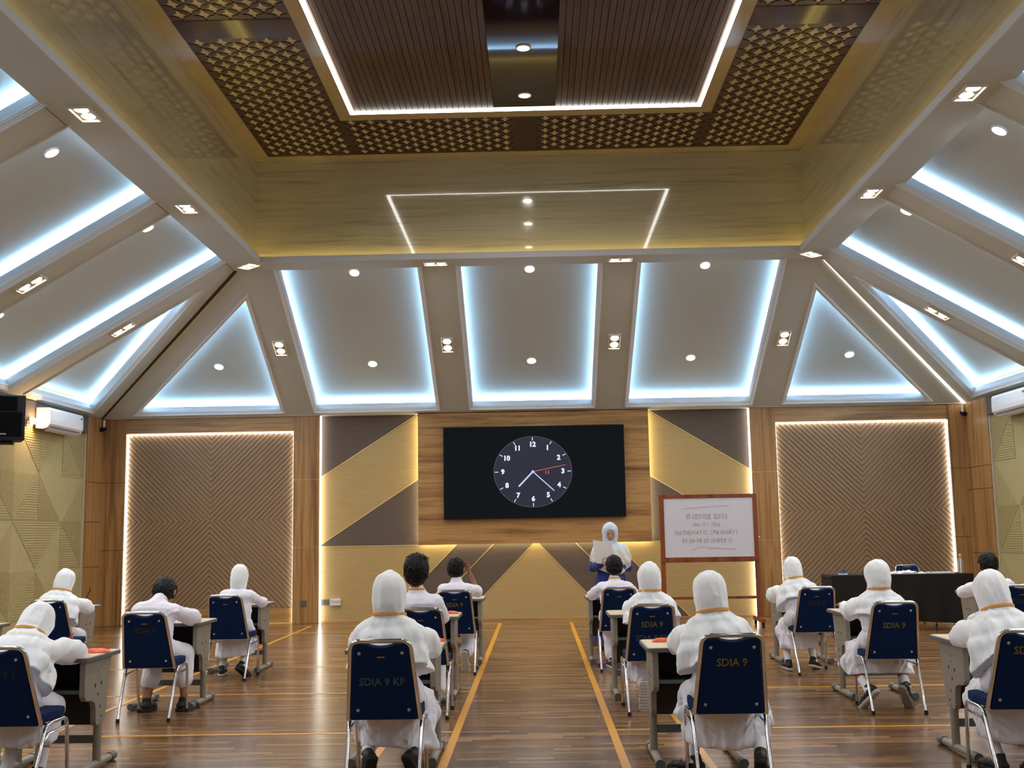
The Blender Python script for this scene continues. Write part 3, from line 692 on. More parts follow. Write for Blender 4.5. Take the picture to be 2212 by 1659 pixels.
def desk_meshes():
    W, Dp = .305, .285
    out = [(-W+.035, -Dp), (W-.035, -Dp), (W-.01, -Dp+.012), (W, -Dp+.04), (W, Dp-.03), (W-.02, Dp), (-W+.02, Dp), (-W, Dp-.03), (-W, -Dp+.04), (-W+.01, -Dp+.012)]
    idf = lambda u, v, h: (u, v, h)
    me = MB().prism(out, idf, .682, .706).mesh('edge_band', M['desk_edge']); bevel(me, .004, 2); DK['edge'] = me
    DK['top'] = MB().prism(offset_poly(out, .009), idf, .69, .7095).mesh('table_top', M['desk_top'])
    for s in (-1, 1):
        f = (lambda s_: lambda u, v, h: (s_*(.232+h), u, v))(s)
        pl = [(-.22, .682), (-.22, .47), (-.19, .44), (-.10, .43), (-.055, .41), (-.04, .37), (-.035, .30), (-.02, .27), (.10, .27), (.12, .30), (.16, .50), (.20, .682)]
        me = MB().prism(pl, f, 0, .036).mesh('side_plate', M['desk_grey']); bevel(me, .003, 1); DK['plate%d' % s] = me
        h = MB()
        for (y, z, a) in ((-.06, .52, .009), (.04, .525, .009), (-.01, .46, .007), (.03, .38, .007), (-.01, .60, .004), (-.01, .57, .004), (.05, .32, .007)):
            h.prism([(y-a, z-a*1.2), (y+a, z-a*1.2), (y+a, z+a*1.2), (y-a, z+a*1.2)], f, .0358, .0368)
        DK['holes%d' % s] = h.mesh('bolt_slot', M['rubber'])
        DK['post%d' % s] = MB().tube([(s*.25, .045, .03), (s*.25, .045, .30)], .026, 12).mesh('leg', M['desk_grey'], True)
        DK['bar%d' % s] = MB().tube([(s*.25, -.27, .030), (s*.25, .30, .030)], .024, 12).mesh('foot_bar', M['desk_grey'], True)
        DK['cap%d' % s] = MB().tube([(s*.25, -.035, .030), (s*.25, .035, .030)], [.029, .030], 14).mesh('foot_cap', M['desk_edge'], True)
    b = MB(); b.box(-.232, .232, -.19, .18, .50, .512); b.box(-.232, .232, .165, .18, .512, .682); b.box(-.232, .232, -.16, .165, .675, .684)
    DK['box'] = b.mesh('book_tray', M['desk_black'])
    DK['lip'] = MB().box(-.232, .232, -.205, -.188, .487, .508).mesh('tray_rail', M['desk_edge'])
    DK['panel'] = MB().box(-.232, .232, .02, .035, .27, .50).mesh('modesty_panel', M['desk_black'])
    DK['cross'] = MB().box(-.232, .232, .035, .055, .155, .205).mesh('cross_bar', M['desk_edge'])
desk_meshes()
def make_desk(x, y, label, group='school desks', rz=0):
    e = empty('school_desk', (x, y, 0), rz); tag(e, label, 'desk', group)
    t = link('table_top', DK['top'], e); link('edge_band', DK['edge'], e)
    for s in (-1, 1):
        p = link('side_plate', DK['plate%d' % s], e); link('bolt_slot', DK['holes%d' % s], p)
        l = link('leg', DK['post%d' % s], e); f = link('foot_bar', DK['bar%d' % s], l); [link('foot_cap', DK['cap%d' % s], l, (0, y_, 0)) for y_ in (-.285, .285)]
    for k, n in (('box', 'book_tray'), ('lip', 'tray_rail'), ('panel', 'modesty_panel'), ('cross', 'cross_bar')): link(n, DK[k], e)
    return e
SEATS = {  # id: chair x, chair top y, desk x, desk far y, words
 1: (-4.74, 10.85, -5.13, 12.48, 'back row at the far left by the relief wall'), 2: (-2.97, 6.15, -3.04, 7.44, 'nearest row at the left picture edge'),
 3: (-3.11, 8.87, -3.17, 10.13, 'middle row left'), 4: (-3.13, 11.29, -3.23, 12.60, 'back row in front of the left chevron panel'),
 5: (-.87, 6.22, -.92, 7.70, 'nearest row left of the aisle'), 6: (-.915, 8.81, -1.0, 10.43, 'middle row left of the aisle'), 7: (-.855, 11.52, -.9, 13.05, 'back row left of the aisle'),
 8: (.837, 11.60, .83, 12.95, 'back row right of the aisle before the woman'), 9: (.885, 8.87, .915, 10.36, 'middle row right of the aisle'), 10: (1.06, 6.26, .965, 7.55, 'nearest row right of the aisle'),
 11: (2.72, 11.12, 2.83, 12.70, 'back row before the right pillar'), 12: (2.75, 8.77, 2.855, 10.15, 'middle row right'), 13: (4.62, 10.9, 4.92, 12.70, 'back row at the far right'), 14: (2.70, 6.28, 2.885, 7.62, 'nearest row at the right picture edge')}
ST = {1: (('std', .66),), 2: (('9', .66),), 3: (('std', .68),), 4: (), 5: (('stk', .49),), 6: (('std', .6),), 7: (('st', .68),), 8: (), 9: (('st', .66), ('stk', .42)), 10: (('st', .665),), 11: (('std', .66),), 12: (('st', .60),), 13: (('std', .66),), 14: (('st', .76),)}
CY = {}
for k, (x, yt, dx, dy, w) in SEATS.items():
    yc = yt+.31; CY[k] = yc
    make_chair(x, yc, math.radians(rng.uniform(-1.5, 1.5)) if k not in (12, 14) else math.radians(-2), 'navy padded chrome chair, '+w, ST[k], maker=(k not in (10,)))
    make_desk(dx, dy-.285, 'grey school desk with pale top, '+w)
make_desk(-4.95, 9.66, 'grey school desk cut off by the left picture edge, pale corner showing')
c15 = make_chair(5.50, 16.68, math.pi, 'navy chrome chair facing us behind the black-draped table', (), None)
# black-draped table
TX0, TX1, TY0, TY1, TZ = 4.06, 6.0, 15.72, 16.30, .765
t = empty('draped_table', ((TX0+TX1)/2, (TY0+TY1)/2, 0)); tag(t, 'long table under a black floor-length cloth in front of the right chevron panel', 'table')
def cloth():
    L, Dp = (TX1-TX0)/2, (TY1-TY0)/2; ring = []
    def edge(a, b, n): return [(a[0]+(b[0]-a[0])*i/n, a[1]+(b[1]-a[1])*i/n) for i in range(n)]
    c = [(-L, -Dp), (L, -Dp), (L, Dp), (-L, Dp)]; p = edge(c[0], c[1], 60)+edge(c[1], c[2], 16)+edge(c[2], c[3], 60)+edge(c[3], c[0], 16)
    n = len(p); v = []; f = []; rows = 12
    for r in range(rows+1):
        q = r/rows
        for i, (x, y) in enumerate(p):
            z = TZ-(TZ-(.135-.05*(x/L)))*q; am = .028*q*(.4+.6*abs(math.sin(i*.13))); w = math.sin(i*.62+1.5*math.sin(i*.11)+q)
            ox, oy = (0, -1) if i < 60 else (1, 0) if i < 76 else (0, 1) if i < 136 else (-1, 0)
            v.append((x+ox*(am*w+.012*q), y+oy*(am*w+.012*q), z))
    for r in range(rows):
        for i in range(n): j = (i+1) % n; f.append((r*n+i, r*n+j, (r+1)*n+j, (r+1)*n+i))
    f.append(tuple(range(n))[::-1]); m = MB(); m.v = v; m.f = f; return m
cloth().build('cloth_cover', M['cloth_black'], t, True)
for sx in (-.42, .42):
    for sy in (-.2, .2): MB().tube([(sx*2, sy, 0), (sx*2, sy, .66)], .014, 8).build('leg', M['chrome'], t, True)
t2 = MB().box(-.98, .98, -.27, .27, TZ-.035, TZ-.007).build('table_board', M['desk_black'], t)
def item(name, label, cat, loc, rz=0, group=None):
    e = empty(name, loc, rz); return tag(e, label, cat, group)
e = item('tape_roll', 'small blue tape roll on the left part of the draped table', 'tape roll', (4.27, 15.92, TZ))
MB().tube([((.028*math.cos(a)), .0, .040+.028*math.sin(a)) for a in np.linspace(0, 2*math.pi, 20)[:-1]], .014, 8, closed=True).build('tape_band', M['tape_blue'], e, True)
bx('tape_stand', M['white_plastic'], e, -.06, .06, -.03, .03, 0, .018)
def crumple(n, w, d, h, seed):
    r = np.random.default_rng(seed); m = MB(); g = [[(w*(i/n-.5)+r.normal(0, .004), d*(j/n-.5)+r.normal(0, .004), .004+abs(r.normal(0, h))) for j in range(n+1)] for i in range(n+1)]
    v = [q for row in g for q in row]; m.add(v+[(a, b, 0) for a, b, c in v], [(i*(n+1)+j, (i+1)*(n+1)+j, (i+1)*(n+1)+j+1, i*(n+1)+j+1) for i in range(n) for j in range(n)]+
      [(k+(n+1)**2, l+(n+1)**2, l, k) for k, l in [(i*(n+1), (i+1)*(n+1)) for i in range(n)]+[(i*(n+1)+n, (i+1)*(n+1)+n) for i in range(n)]+[(j, j+1) for j in range(n)]+[(n*(n+1)+j, n*(n+1)+j+1) for j in range(n)]])
    return m
e = crumple(6, .34, .24, .022, 3).build('plastic_wrapper', M['paper'], None, loc=(5.10, 15.98, TZ)); tag(e, 'crumpled white plastic and papers on the table before the spare chair', 'paper')
e = crumple(5, .20, .16, .013, 5).build('plastic_wrapper', M['paper'], None, loc=(5.40, 15.93, TZ)); tag(e, 'smaller crumpled clear wrapper beside the paper heap', 'paper')
e = MB().box(-.13, .13, -.1, .1, 0, .018).build('paper_stack', M['paper'], None, loc=(5.66, 15.93, TZ)); tag(e, 'flat stack of white sheets on the right part of the draped table', 'paper')
e = item('plastic_bottle', 'clear plastic bottle standing at the right end of the draped table', 'bottle', (5.93, 15.98, TZ))
MB().lathe([(.034, 0), (.036, .02), (.033, .05), (.036, .10), (.035, .17), (.020, .215), (.0135, .225), (.0135, .24)], lambda x, y, h: (x, y, h), 20).build('bottle_body', M['clear'], e, True)
MB().lathe([(.0155, .238), (.0155, .258), (.012, .26)], lambda x, y, h: (x, y, h), 16).build('cap', M['white_plastic'], e, True)
# whiteboard on its wheeled frame
BX0, BX1, BZ0, BZ1, BYW = 1.835, 3.285, .945, 1.945, 16.8
e = item('rolling_whiteboard', 'rolling whiteboard in a dark brown wooden frame with handwritten exam times', 'whiteboard', (BX0, BYW, 0))
L = BX1-BX0
for n, a in (('frame_bar', (0, L, -.02, .02, BZ1-.055, BZ1)), ('frame_bar', (0, L, -.03, .02, BZ0, BZ0+.075)), ('frame_post', (0, .065, -.022, .022, .10, BZ1)), ('frame_post', (L-.065, L, -.022, .022, .10, BZ1)), ('lower_rail', (.065, L-.065, -.012, .012, .405, .445))):
    bx(n, M['brown_wood'], e, *a, bev=.004)
bx('writing_panel', M['board_white'], e, .06, L-.06, -.010, .008, BZ0+.07, BZ1-.05)
for sx in (.03, L-.03):
    f = bx('foot_bar', M['brown_wood'], e, sx-.03, sx+.03, -.30, .38, .075, .135, bev=.01)
    for yy in (-.24, .32):
        m = MB().tube([(sx-.014, yy, .034), (sx+.014, yy, .034)], .034, 14); m.box(sx-.018, sx+.018, yy-.012, yy+.012, .045, .08); m.build('caster', M['rubber'], f, True)
MB().tube([(L+.001, -.01, 1.30), (L+.02, -.01, 1.30)], .012, 10).build('side_knob', M['white_plastic'], e, True)
GL = {'I': [[(.25, 0), (.25, 1)]], 'D': [[(0, 0), (0, 1), (.35, .95), (.6, .6), (.55, .25), (.3, 0), (0, 0)]], 'C': [[(.6, .85), (.35, 1), (.05, .7), (.05, .3), (.3, 0), (.6, .12)]], 'E': [[(.55, 1), (0, 1), (0, 0), (.55, 0)], [(0, .5), (.45, .52)]],
 'N': [[(0, 0), (0, 1), (.55, 0), (.55, 1)]], 'T': [[(0, 1), (.65, 1)], [(.3, 1), (.3, 0)]], 'R': [[(0, 0), (0, 1), (.4, 1), (.5, .75), (.4, .52), (0, .5), (.55, 0)]], '2': [[(.05, .8), (.25, 1), (.5, .8), (.4, .5), (0, 0), (.55, .03)]],
 '5': [[(.55, 1), (.1, 1), (.08, .55), (.4, .58), (.52, .3), (.35, 0), (.02, .08)]], '3': [[(.05, .95), (.35, 1), (.48, .78), (.2, .55), (.5, .35), (.35, .02), (.02, .08)]], 'M': [[(0, 0), (.08, 1), (.35, .3), (.62, 1), (.7, 0)]],
 'A': [[(0, 0), (.3, 1), (.58, 0)], [(.12, .38), (.46, .38)]], 'Y': [[(0, 1), (.28, .52), (.55, 1)], [(.28, .52), (.25, 0)]], '1': [[(.25, 0), (.27, 1)]], '0': [[(.3, 1), (.05, .65), (.1, .15), (.32, 0), (.55, .3), (.5, .8), (.3, 1)]],
 '6': [[(.5, 1), (.15, .6), (.05, .25), (.3, 0), (.52, .22), (.35, .5), (.1, .35)]], 'H': [[(0, 0), (0, 1)], [(.5, 0), (.5, 1)], [(0, .5), (.5, .5)]], '(': [[(.4, 1.12), (.15, .75), (.12, .25), (.35, -.12)]], ')': [[(.05, 1.12), (.32, .75), (.35, .25), (.1, -.12)]],
 'P': [[(0, 0), (0, 1), (.42, 1), (.52, .75), (.4, .5), (0, .48)]], '.': [[(.2, 0), (.24, .04)]], '-': [[(.05, .5), (.5, .52)]], '7': [[(0, 1), (.55, 1), (.25, 0)], [(.12, .5), (.5, .52)]], '8': [[(.3, .52), (.08, .78), (.3, 1), (.48, .78), (.3, .52), (.05, .22), (.3, 0), (.52, .22), (.3, .52)]], 'h': [[(0, 1), (0, 0)], [(0, .5), (.3, .55), (.35, 0)]], 't': [[(.2, 1), (.2, 0)], [(0, .7), (.4, .7)]]}
def handwriting(txt, cx, cz, hgt, width, parent, m, seed):
    r = np.random.default_rng(seed); adv = [0 if False else (.42 if ch == ' ' else .36 if ch in '.' else .95 if ch == 'M' else .55 if ch in 'I1' else .80) for ch in txt]; tot = sum(adv); k = width/tot; x = cx-width/2; mb = MB()
    for ch, a in zip(txt, adv):
        if ch in GL:
            dz = r.normal(0, .06)*hgt; sc = r.uniform(.92, 1.08); hh = hgt*(.6 if ch in 'ht' else 1)
            for st in GL[ch]:
                mb.tube([(x+px*k*sc+r.normal(0, .001), -.0115, cz+dz+(pz-.5)*hh*sc+(hgt*.3 if ch in 'ht' else 0)+r.normal(0, .001)) for px, pz in st], .0022, 4)
        x += a*k
    return mb.build('handwritten_line', m, parent)
def bpx(x, y):                          # board point seen at a picture position
    r = w_+r_*((x-1106)/F_PX)-u_*((y-829.5)/F_PX); t_ = BYW/r.y; return r.x*t_-BX0, CAM_H+r.z*t_
for i, (tx, a, b, h, m) in enumerate((('ID CENTER ID253', (1481, 1118), (1572, 1113), .066, 'ink'), ('MAY 11th 2026', (1497, 1134), (1557, 1132), .054, 'ink2'), ('MATHEMATIC (PRIMARY)', (1458, 1152), (1597, 1148), .060, 'ink'), ('07.30-08.30 (PAPER 1)', (1474, 1169), (1583, 1167), .062, 'ink'))):
    p, q = bpx(*a), bpx(*b); handwriting(tx, (p[0]+q[0])/2, (p[1]+q[1])/2, h, q[0]-p[0], e, M[m], i)
def stroke(pts, m, r=.0018): 
    MB().tube([(bpx(*p)[0], -.0115, bpx(*p)[1]) for p in pts], r, 4).build('handwritten_line', m, e)
stroke([(1475, 1099), (1500, 1097), (1519, 1095), (1521, 1093), (1522, 1096), (1545, 1093), (1575, 1092)], M['ink2']); stroke([(1494, 1189), (1508, 1183), (1522, 1181), (1531, 1184), (1535, 1187), (1531, 1187), (1533, 1183), (1545, 1184), (1565, 1185), (1588, 1186)], M['ink'])
# LED screen with clock
SXa, SXb, SZa, SZb = -1.535, 1.488, 1.660, 3.192
e = item('led_video_screen', 'large black LED wall screen showing an analogue clock face', 'screen', (0, D-.02, 0))
ks = (D-.11)/D
def sq(x, z): return x*ks, CAM_H+(z-CAM_H)*ks
x0, z0 = sq(SXa, SZa); x1, z1 = sq(SXb, SZb)
M['screen'] = mat('led_screen_black', (.0015, .002, .0025, 1), .7, spec=.08, emit=srgb(16, 21, 24), es=.7)
M['dial'] = mat('screen_dial', (0, 0, 0, 1), .5, emit=srgb(32, 35, 52), es=.95); M['dial_rim'] = mat('screen_dial_rim', (0, 0, 0, 1), .5, emit=srgb(84, 88, 108), es=1)
M['glow'] = mat('screen_white_marks', (0, 0, 0, 1), .5, emit=srgb(222, 230, 255), es=1.1); M['glow_l'] = mat('screen_lilac_hands', (0, 0, 0, 1), .5, emit=srgb(196, 205, 250), es=1.05)
M['glow_r'] = mat('screen_red_hand', (0, 0, 0, 1), .5, emit=srgb(232, 112, 92), es=1); M['glow_m'] = mat('screen_faint_ticks', (0, 0, 0, 1), .5, emit=srgb(56, 58, 80), es=1)
bx('screen_frame', M['black_plastic'], e, x0, x1, -.085, 0, z0, z1); bx('screen_panel', M['screen'], e, x0+.012, x1-.012, -.09, -.08, z0+.012, z1-.012)
CXk, CZk, RX_, RZ_ = -.044*ks, CAM_H+(2.427-CAM_H)*ks, .650, .588
def dial(u, v, h): return (CXk+u*RX_, -.0905-h, CZk+v*RZ_)
circ = lambda r, n=72: [(r*math.cos(2*math.pi*i/n), r*math.sin(2*math.pi*i/n)) for i in range(n)]
e2 = MB().prism(circ(1), dial, 0, .0005).build('clock_rim', M['dial_rim'], e); MB().prism(circ(.988), dial, .0005, .001).build('clock_dial', M['dial'], e)
def bar(a0, r0, r1, w, m, name, hh=.0015):
    s, c = math.sin(a0), math.cos(a0); n = (c, -s)
    MB().prism([(s*r0-n[0]*w, c*r0-n[1]*w), (s*r1-n[0]*w, c*r1-n[1]*w), (s*r1+n[0]*w, c*r1+n[1]*w), (s*r0+n[0]*w, c*r0+n[1]*w)], dial, .001, hh).build(name, m, e)
for i in range(60):
    if i % 5: bar(i*math.pi/30, .935, .965, .003, M['glow_m'], 'minute_tick')
    else: bar(i*math.pi/30, .88, .97, .010, M['glow'], 'hour_tick')
for i in range(1, 13):
    a = i*math.pi/6; rr = .765
    o = link('clock_numeral', text_mesh(str(i), .112, M['glow'], 'clock_numeral', .0055), e, dial(math.sin(a)*rr, math.cos(a)*rr, .0015)); o.rotation_euler = (math.pi/2, 0, 0)
o = link('date_numeral', text_mesh('11', .085, M['glow_r'], 'date_numeral', .001), e, dial(.365, -.03, .0015)); o.rotation_euler = (math.pi/2, 0, 0)
bar(math.radians(78), .02, .855, .007, M['glow_r'], 'second_hand', .002); bar(math.radians(135.5), 0, .76, .013, M['glow_l'], 'minute_hand', .0025); bar(math.radians(221.5), 0, .55, .021, M['glow_l'], 'hour_hand', .003)
MB().prism(circ(.036, 20), dial, .001, .004).build('hand_hub', M['glow_l'], e)
# fittings on the walls
def ac_unit(loc, side, label):
    e = item('air_conditioner', label, 'air conditioner', loc); s = 1 if side == 'left' else -1
    prof = [(0, 0), (.10, -.012), (.17, .01), (.205, .06), (.21, .12), (.205, .26), (.19, .295), (0, .30)]
    me = MB().prism(prof, lambda u, v, h: (s*(u+.015), h, v), -.6, .6).mesh('casing', M['white_plastic']); bevel(me, .006, 2); link('casing', me, e)
    MB().prism([(.085, -.013), (.186, .022), (.180, .030), (.085, .004)], lambda u, v, h: (s*(u+.0165), h, v), -.52, .52).build('air_outlet', M['rubber'], e)
    MB().prism([(.10, -.040), (.170, -.012), (.168, -.007), (.098, -.034)], lambda u, v, h: (s*(u+.0165), h, v), -.52, .52).build('louvre', M['white_plastic'], e)
    MB().prism([(.2135, .22), (.2155, .22), (.2145, .25), (.2125, .25)], lambda u, v, h: (s*(u+.0155), h, v), .50 if s > 0 else -.55, .55 if s > 0 else -.50).build('indicator', M['grey_plastic'], e)
    return e
ac_unit((XL+.05, 16.62, 3.05), 'left', 'white wall air conditioner high on the left wall beside the speaker')
ac_unit((XR-.05, 16.30, 3.05), 'right', 'white wall air conditioner cut off by the right picture edge')
e = item('pa_speaker', 'black loudspeaker box hung high at the left picture edge', 'loudspeaker', (-6.88, 14.27, 2.705), math.radians(200))
me = MB().prism([(-.20, -.19), (.20, -.19), (.27, .19), (-.27, .19)], lambda u, v, h: (u, v, h), 0, .58).mesh('cabinet', M['black_plastic']); bevel(me, .012, 2); link('cabinet', me, e)
bx('grille', M['black_matte'], e, -.23, .23, .192, .20, .05, .36); bx('horn', M['black_matte'], e, -.17, .17, .192, .198, .38, .56); bx('name_plate', M['screw'], e, -.05, .05, .2, .202, .07, .085)
MB().box(-.03, .03, -.26, -.19, .26, .32).build('bracket', M['black_plastic'], e)
bx('lower_bracket', M['black_plastic'], e, -.12, .12, -.12, .12, -.04, 0)
for sd, x, y, s in (('left', XL+.02, D-.02, 1), ('right', XR-.02, D-.02, -1)):
    e = item('security_camera', 'tiny security camera under the ceiling in the rear %s corner' % sd, 'camera', (x+s*.06, y-.08, 3.24))
    MB().tube([(0, .03, .17), (0, .03, .06), (0, 0, .04)], .022, 10).build('mount', M['white_plastic'], e, True)
    MB().tube([(0, -.07, 0), (0, .06, .03)], [.038, .036], 14).build('camera_body', M['black_plastic'], e, True)
e = item('wall_lamp', 'small warm wall lamp glowing behind the left loudspeaker', 'wall lamp', (XL+.10, 15.86, 3.12))
MB().lathe([(.03, -.03), (.045, 0), (.045, .03), (.03, .05)], lambda x, y, h: (x, y, h), 14).build('lamp_shade', mat('warm_bulb', (0, 0, 0, 1), .5, emit=(1, .62, .25, 1), es=14), e, True)
l = bpy.data.lights.new('lamp_light', 'POINT'); l.energy = 14; l.color = (1, .6, .25); l.shadow_soft_size = .05; lo = bpy.data.objects.new('lamp_light', l); COL.objects.link(lo); lo.parent = e; lo.location = (.09, .1, 0)
bx('wall_plate', M['white_plastic'], e, -.048, -.03, -.05, .05, -.05, .06)
e = item('wall_socket', 'square dark socket low on the pillar left of the fabric wall', 'socket', (-3.858, D-.001, .33)); bx('socket_plate', M['grey_plastic'], e, -.045, .045, -.018, 0, -.045, .045, bev=.005)
px_, pz_ = P(-3.505, .34); e = item('wall_socket', 'dark double socket low on the tan fabric wall by the LED line', 'socket', (px_, D+REC-.007, pz_)); bx('socket_plate', M['grey_plastic'], e, -.08, -.003, -.012, 0, -.045, .045, bev=.004); bx('socket_plate', M['grey_plastic'], e, .003, .08, -.012, 0, -.045, .045, bev=.004)
px_, pz_ = P(-3.33, .34); e = item('junction_box', 'white plastic box beside the dark double socket on the tan wall', 'junction box', (px_, D+REC-.007, pz_)); bx('box_body', M['white_plastic'], e, -.09, .09, -.05, 0, -.055, .055, bev=.012); bx('box_lid', M['white_plastic'], e, -.088, .088, -.058, -.05, .01, .05, bev=.004)
# ---------------------------------------------------------------- things on the desks
def pouch(x, y, rz, label, w=.20, d=.085):
    nx, ny = 18, 10; m = MB(); r = np.random.default_rng(int(abs(x*100))); top = []; bot = []
    for i in range(nx+1):
        for j in range(ny+1):
            u, v = i/nx*2-1, j/ny*2-1; q = max(0, (1-u**4)*(1-v**4)); z = .018*q**.5*(1+.35*math.sin(7*u+2*v)*math.cos(4*v))
            top.append((u*w/2*(1-.06*v*v), v*d/2*(1+.12*math.sin(3*u)), max(.0015, z)+.002)); bot.append((u*w/2*(1-.06*v*v), v*d/2*(1+.12*math.sin(3*u)), 0))
    n1 = ny+1; F = [(i*n1+j, (i+1)*n1+j, (i+1)*n1+j+1, i*n1+j+1) for i in range(nx) for j in range(ny)]; k = len(top)
    bd = [(i*n1, (i+1)*n1) for i in range(nx)]+[((i+1)*n1+ny, i*n1+ny) for i in range(nx)]+[(j+1, j) for j in range(ny)]+[(nx*n1+j, nx*n1+j+1) for j in range(ny)]
    m.add(top+bot, F+[tuple(q+k for q in f)[::-1] for f in F]+[(a+k, b+k, b, a) for a, b in bd])
    e = item('pencil_pouch', label, 'pencil case', (x, y, .7105), rz); m.build('pouch_body', M['orange'], e, True)
    MB().tube([(-w*.46, d*.3, .014), (0, d*.34, .021), (w*.46, d*.28, .014)], .0028, 6).build('zip', M['red'], e, True); return e
pouch(-2.86, 7.22, .15, 'orange mesh pencil pouch on the nearest desk at the left edge', .24, .11)
pouch(-.71, 7.60, .2, 'orange pencil pouch on the nearest desk left of the aisle', .18, .07); pouch(-.80, 10.20, .1, 'orange pencil pouch on the middle-row desk left of the aisle', .18, .07)
pouch(.84, 7.38, .1, 'orange pencil pouch on the nearest desk right of the aisle', .22, .08); pouch(4.74, 12.60, -.1, 'orange pencil pouch on the far right back-row desk', .22, .09)
for (x, y, rz, w) in ((-2.95, 6.92, .1, 'nearest left-edge desk'), (-.98, 7.30, 0, 'nearest desk left of the aisle'), (.93, 7.32, .05, 'nearest desk right of the aisle'), (2.72, 9.80, .1, 'middle-row right desk'), (-3.1, 9.8, 0, 'middle-row left desk'), (4.80, 12.32, -.1, 'far right back-row desk'), (2.85, 7.2, .08, 'nearest right-edge desk')):
    e = bx('exam_paper', M['paper'], None, -.105, .105, -.148, .148, 0, .0016); e.location = (x, y, .7098 if y != 6.92 else .7098); e.rotation_euler = (0, 0, rz); tag(e, 'white exam paper lying on the '+w, 'paper')
# ---------------------------------------------------------------- people: signed-distance shapes turned into continuous surfaces
V3 = lambda *a: np.array(a, dtype=np.float64)
_NG = np.random.default_rng(11).normal(0, 1, (32, 32, 32)).astype(np.float32)
def vnoise(x, y, z):
    xi, yi, zi = np.floor(x), np.floor(y), np.floor(z); fx, fy, fz = x-xi, y-yi, z-zi
    fx, fy, fz = [q*q*(3-2*q) for q in (fx, fy, fz)]; xi, yi, zi = [q.astype(np.int64) % 32 for q in (xi, yi, zi)]; x1, y1, z1 = [(q+1) % 32 for q in (xi, yi, zi)]
    g = _NG; a = g[xi, yi, zi]*(1-fx)+g[x1, yi, zi]*fx; b = g[xi, y1, zi]*(1-fx)+g[x1, y1, zi]*fx; c = g[xi, yi, z1]*(1-fx)+g[x1, yi, z1]*fx; d = g[xi, y1, z1]*(1-fx)+g[x1, y1, z1]*fx
    return (a*(1-fy)+b*fy)*(1-fz)+(c*(1-fy)+d*fy)*fz
def nrm(v): return v/max(1e-9, np.linalg.norm(v))
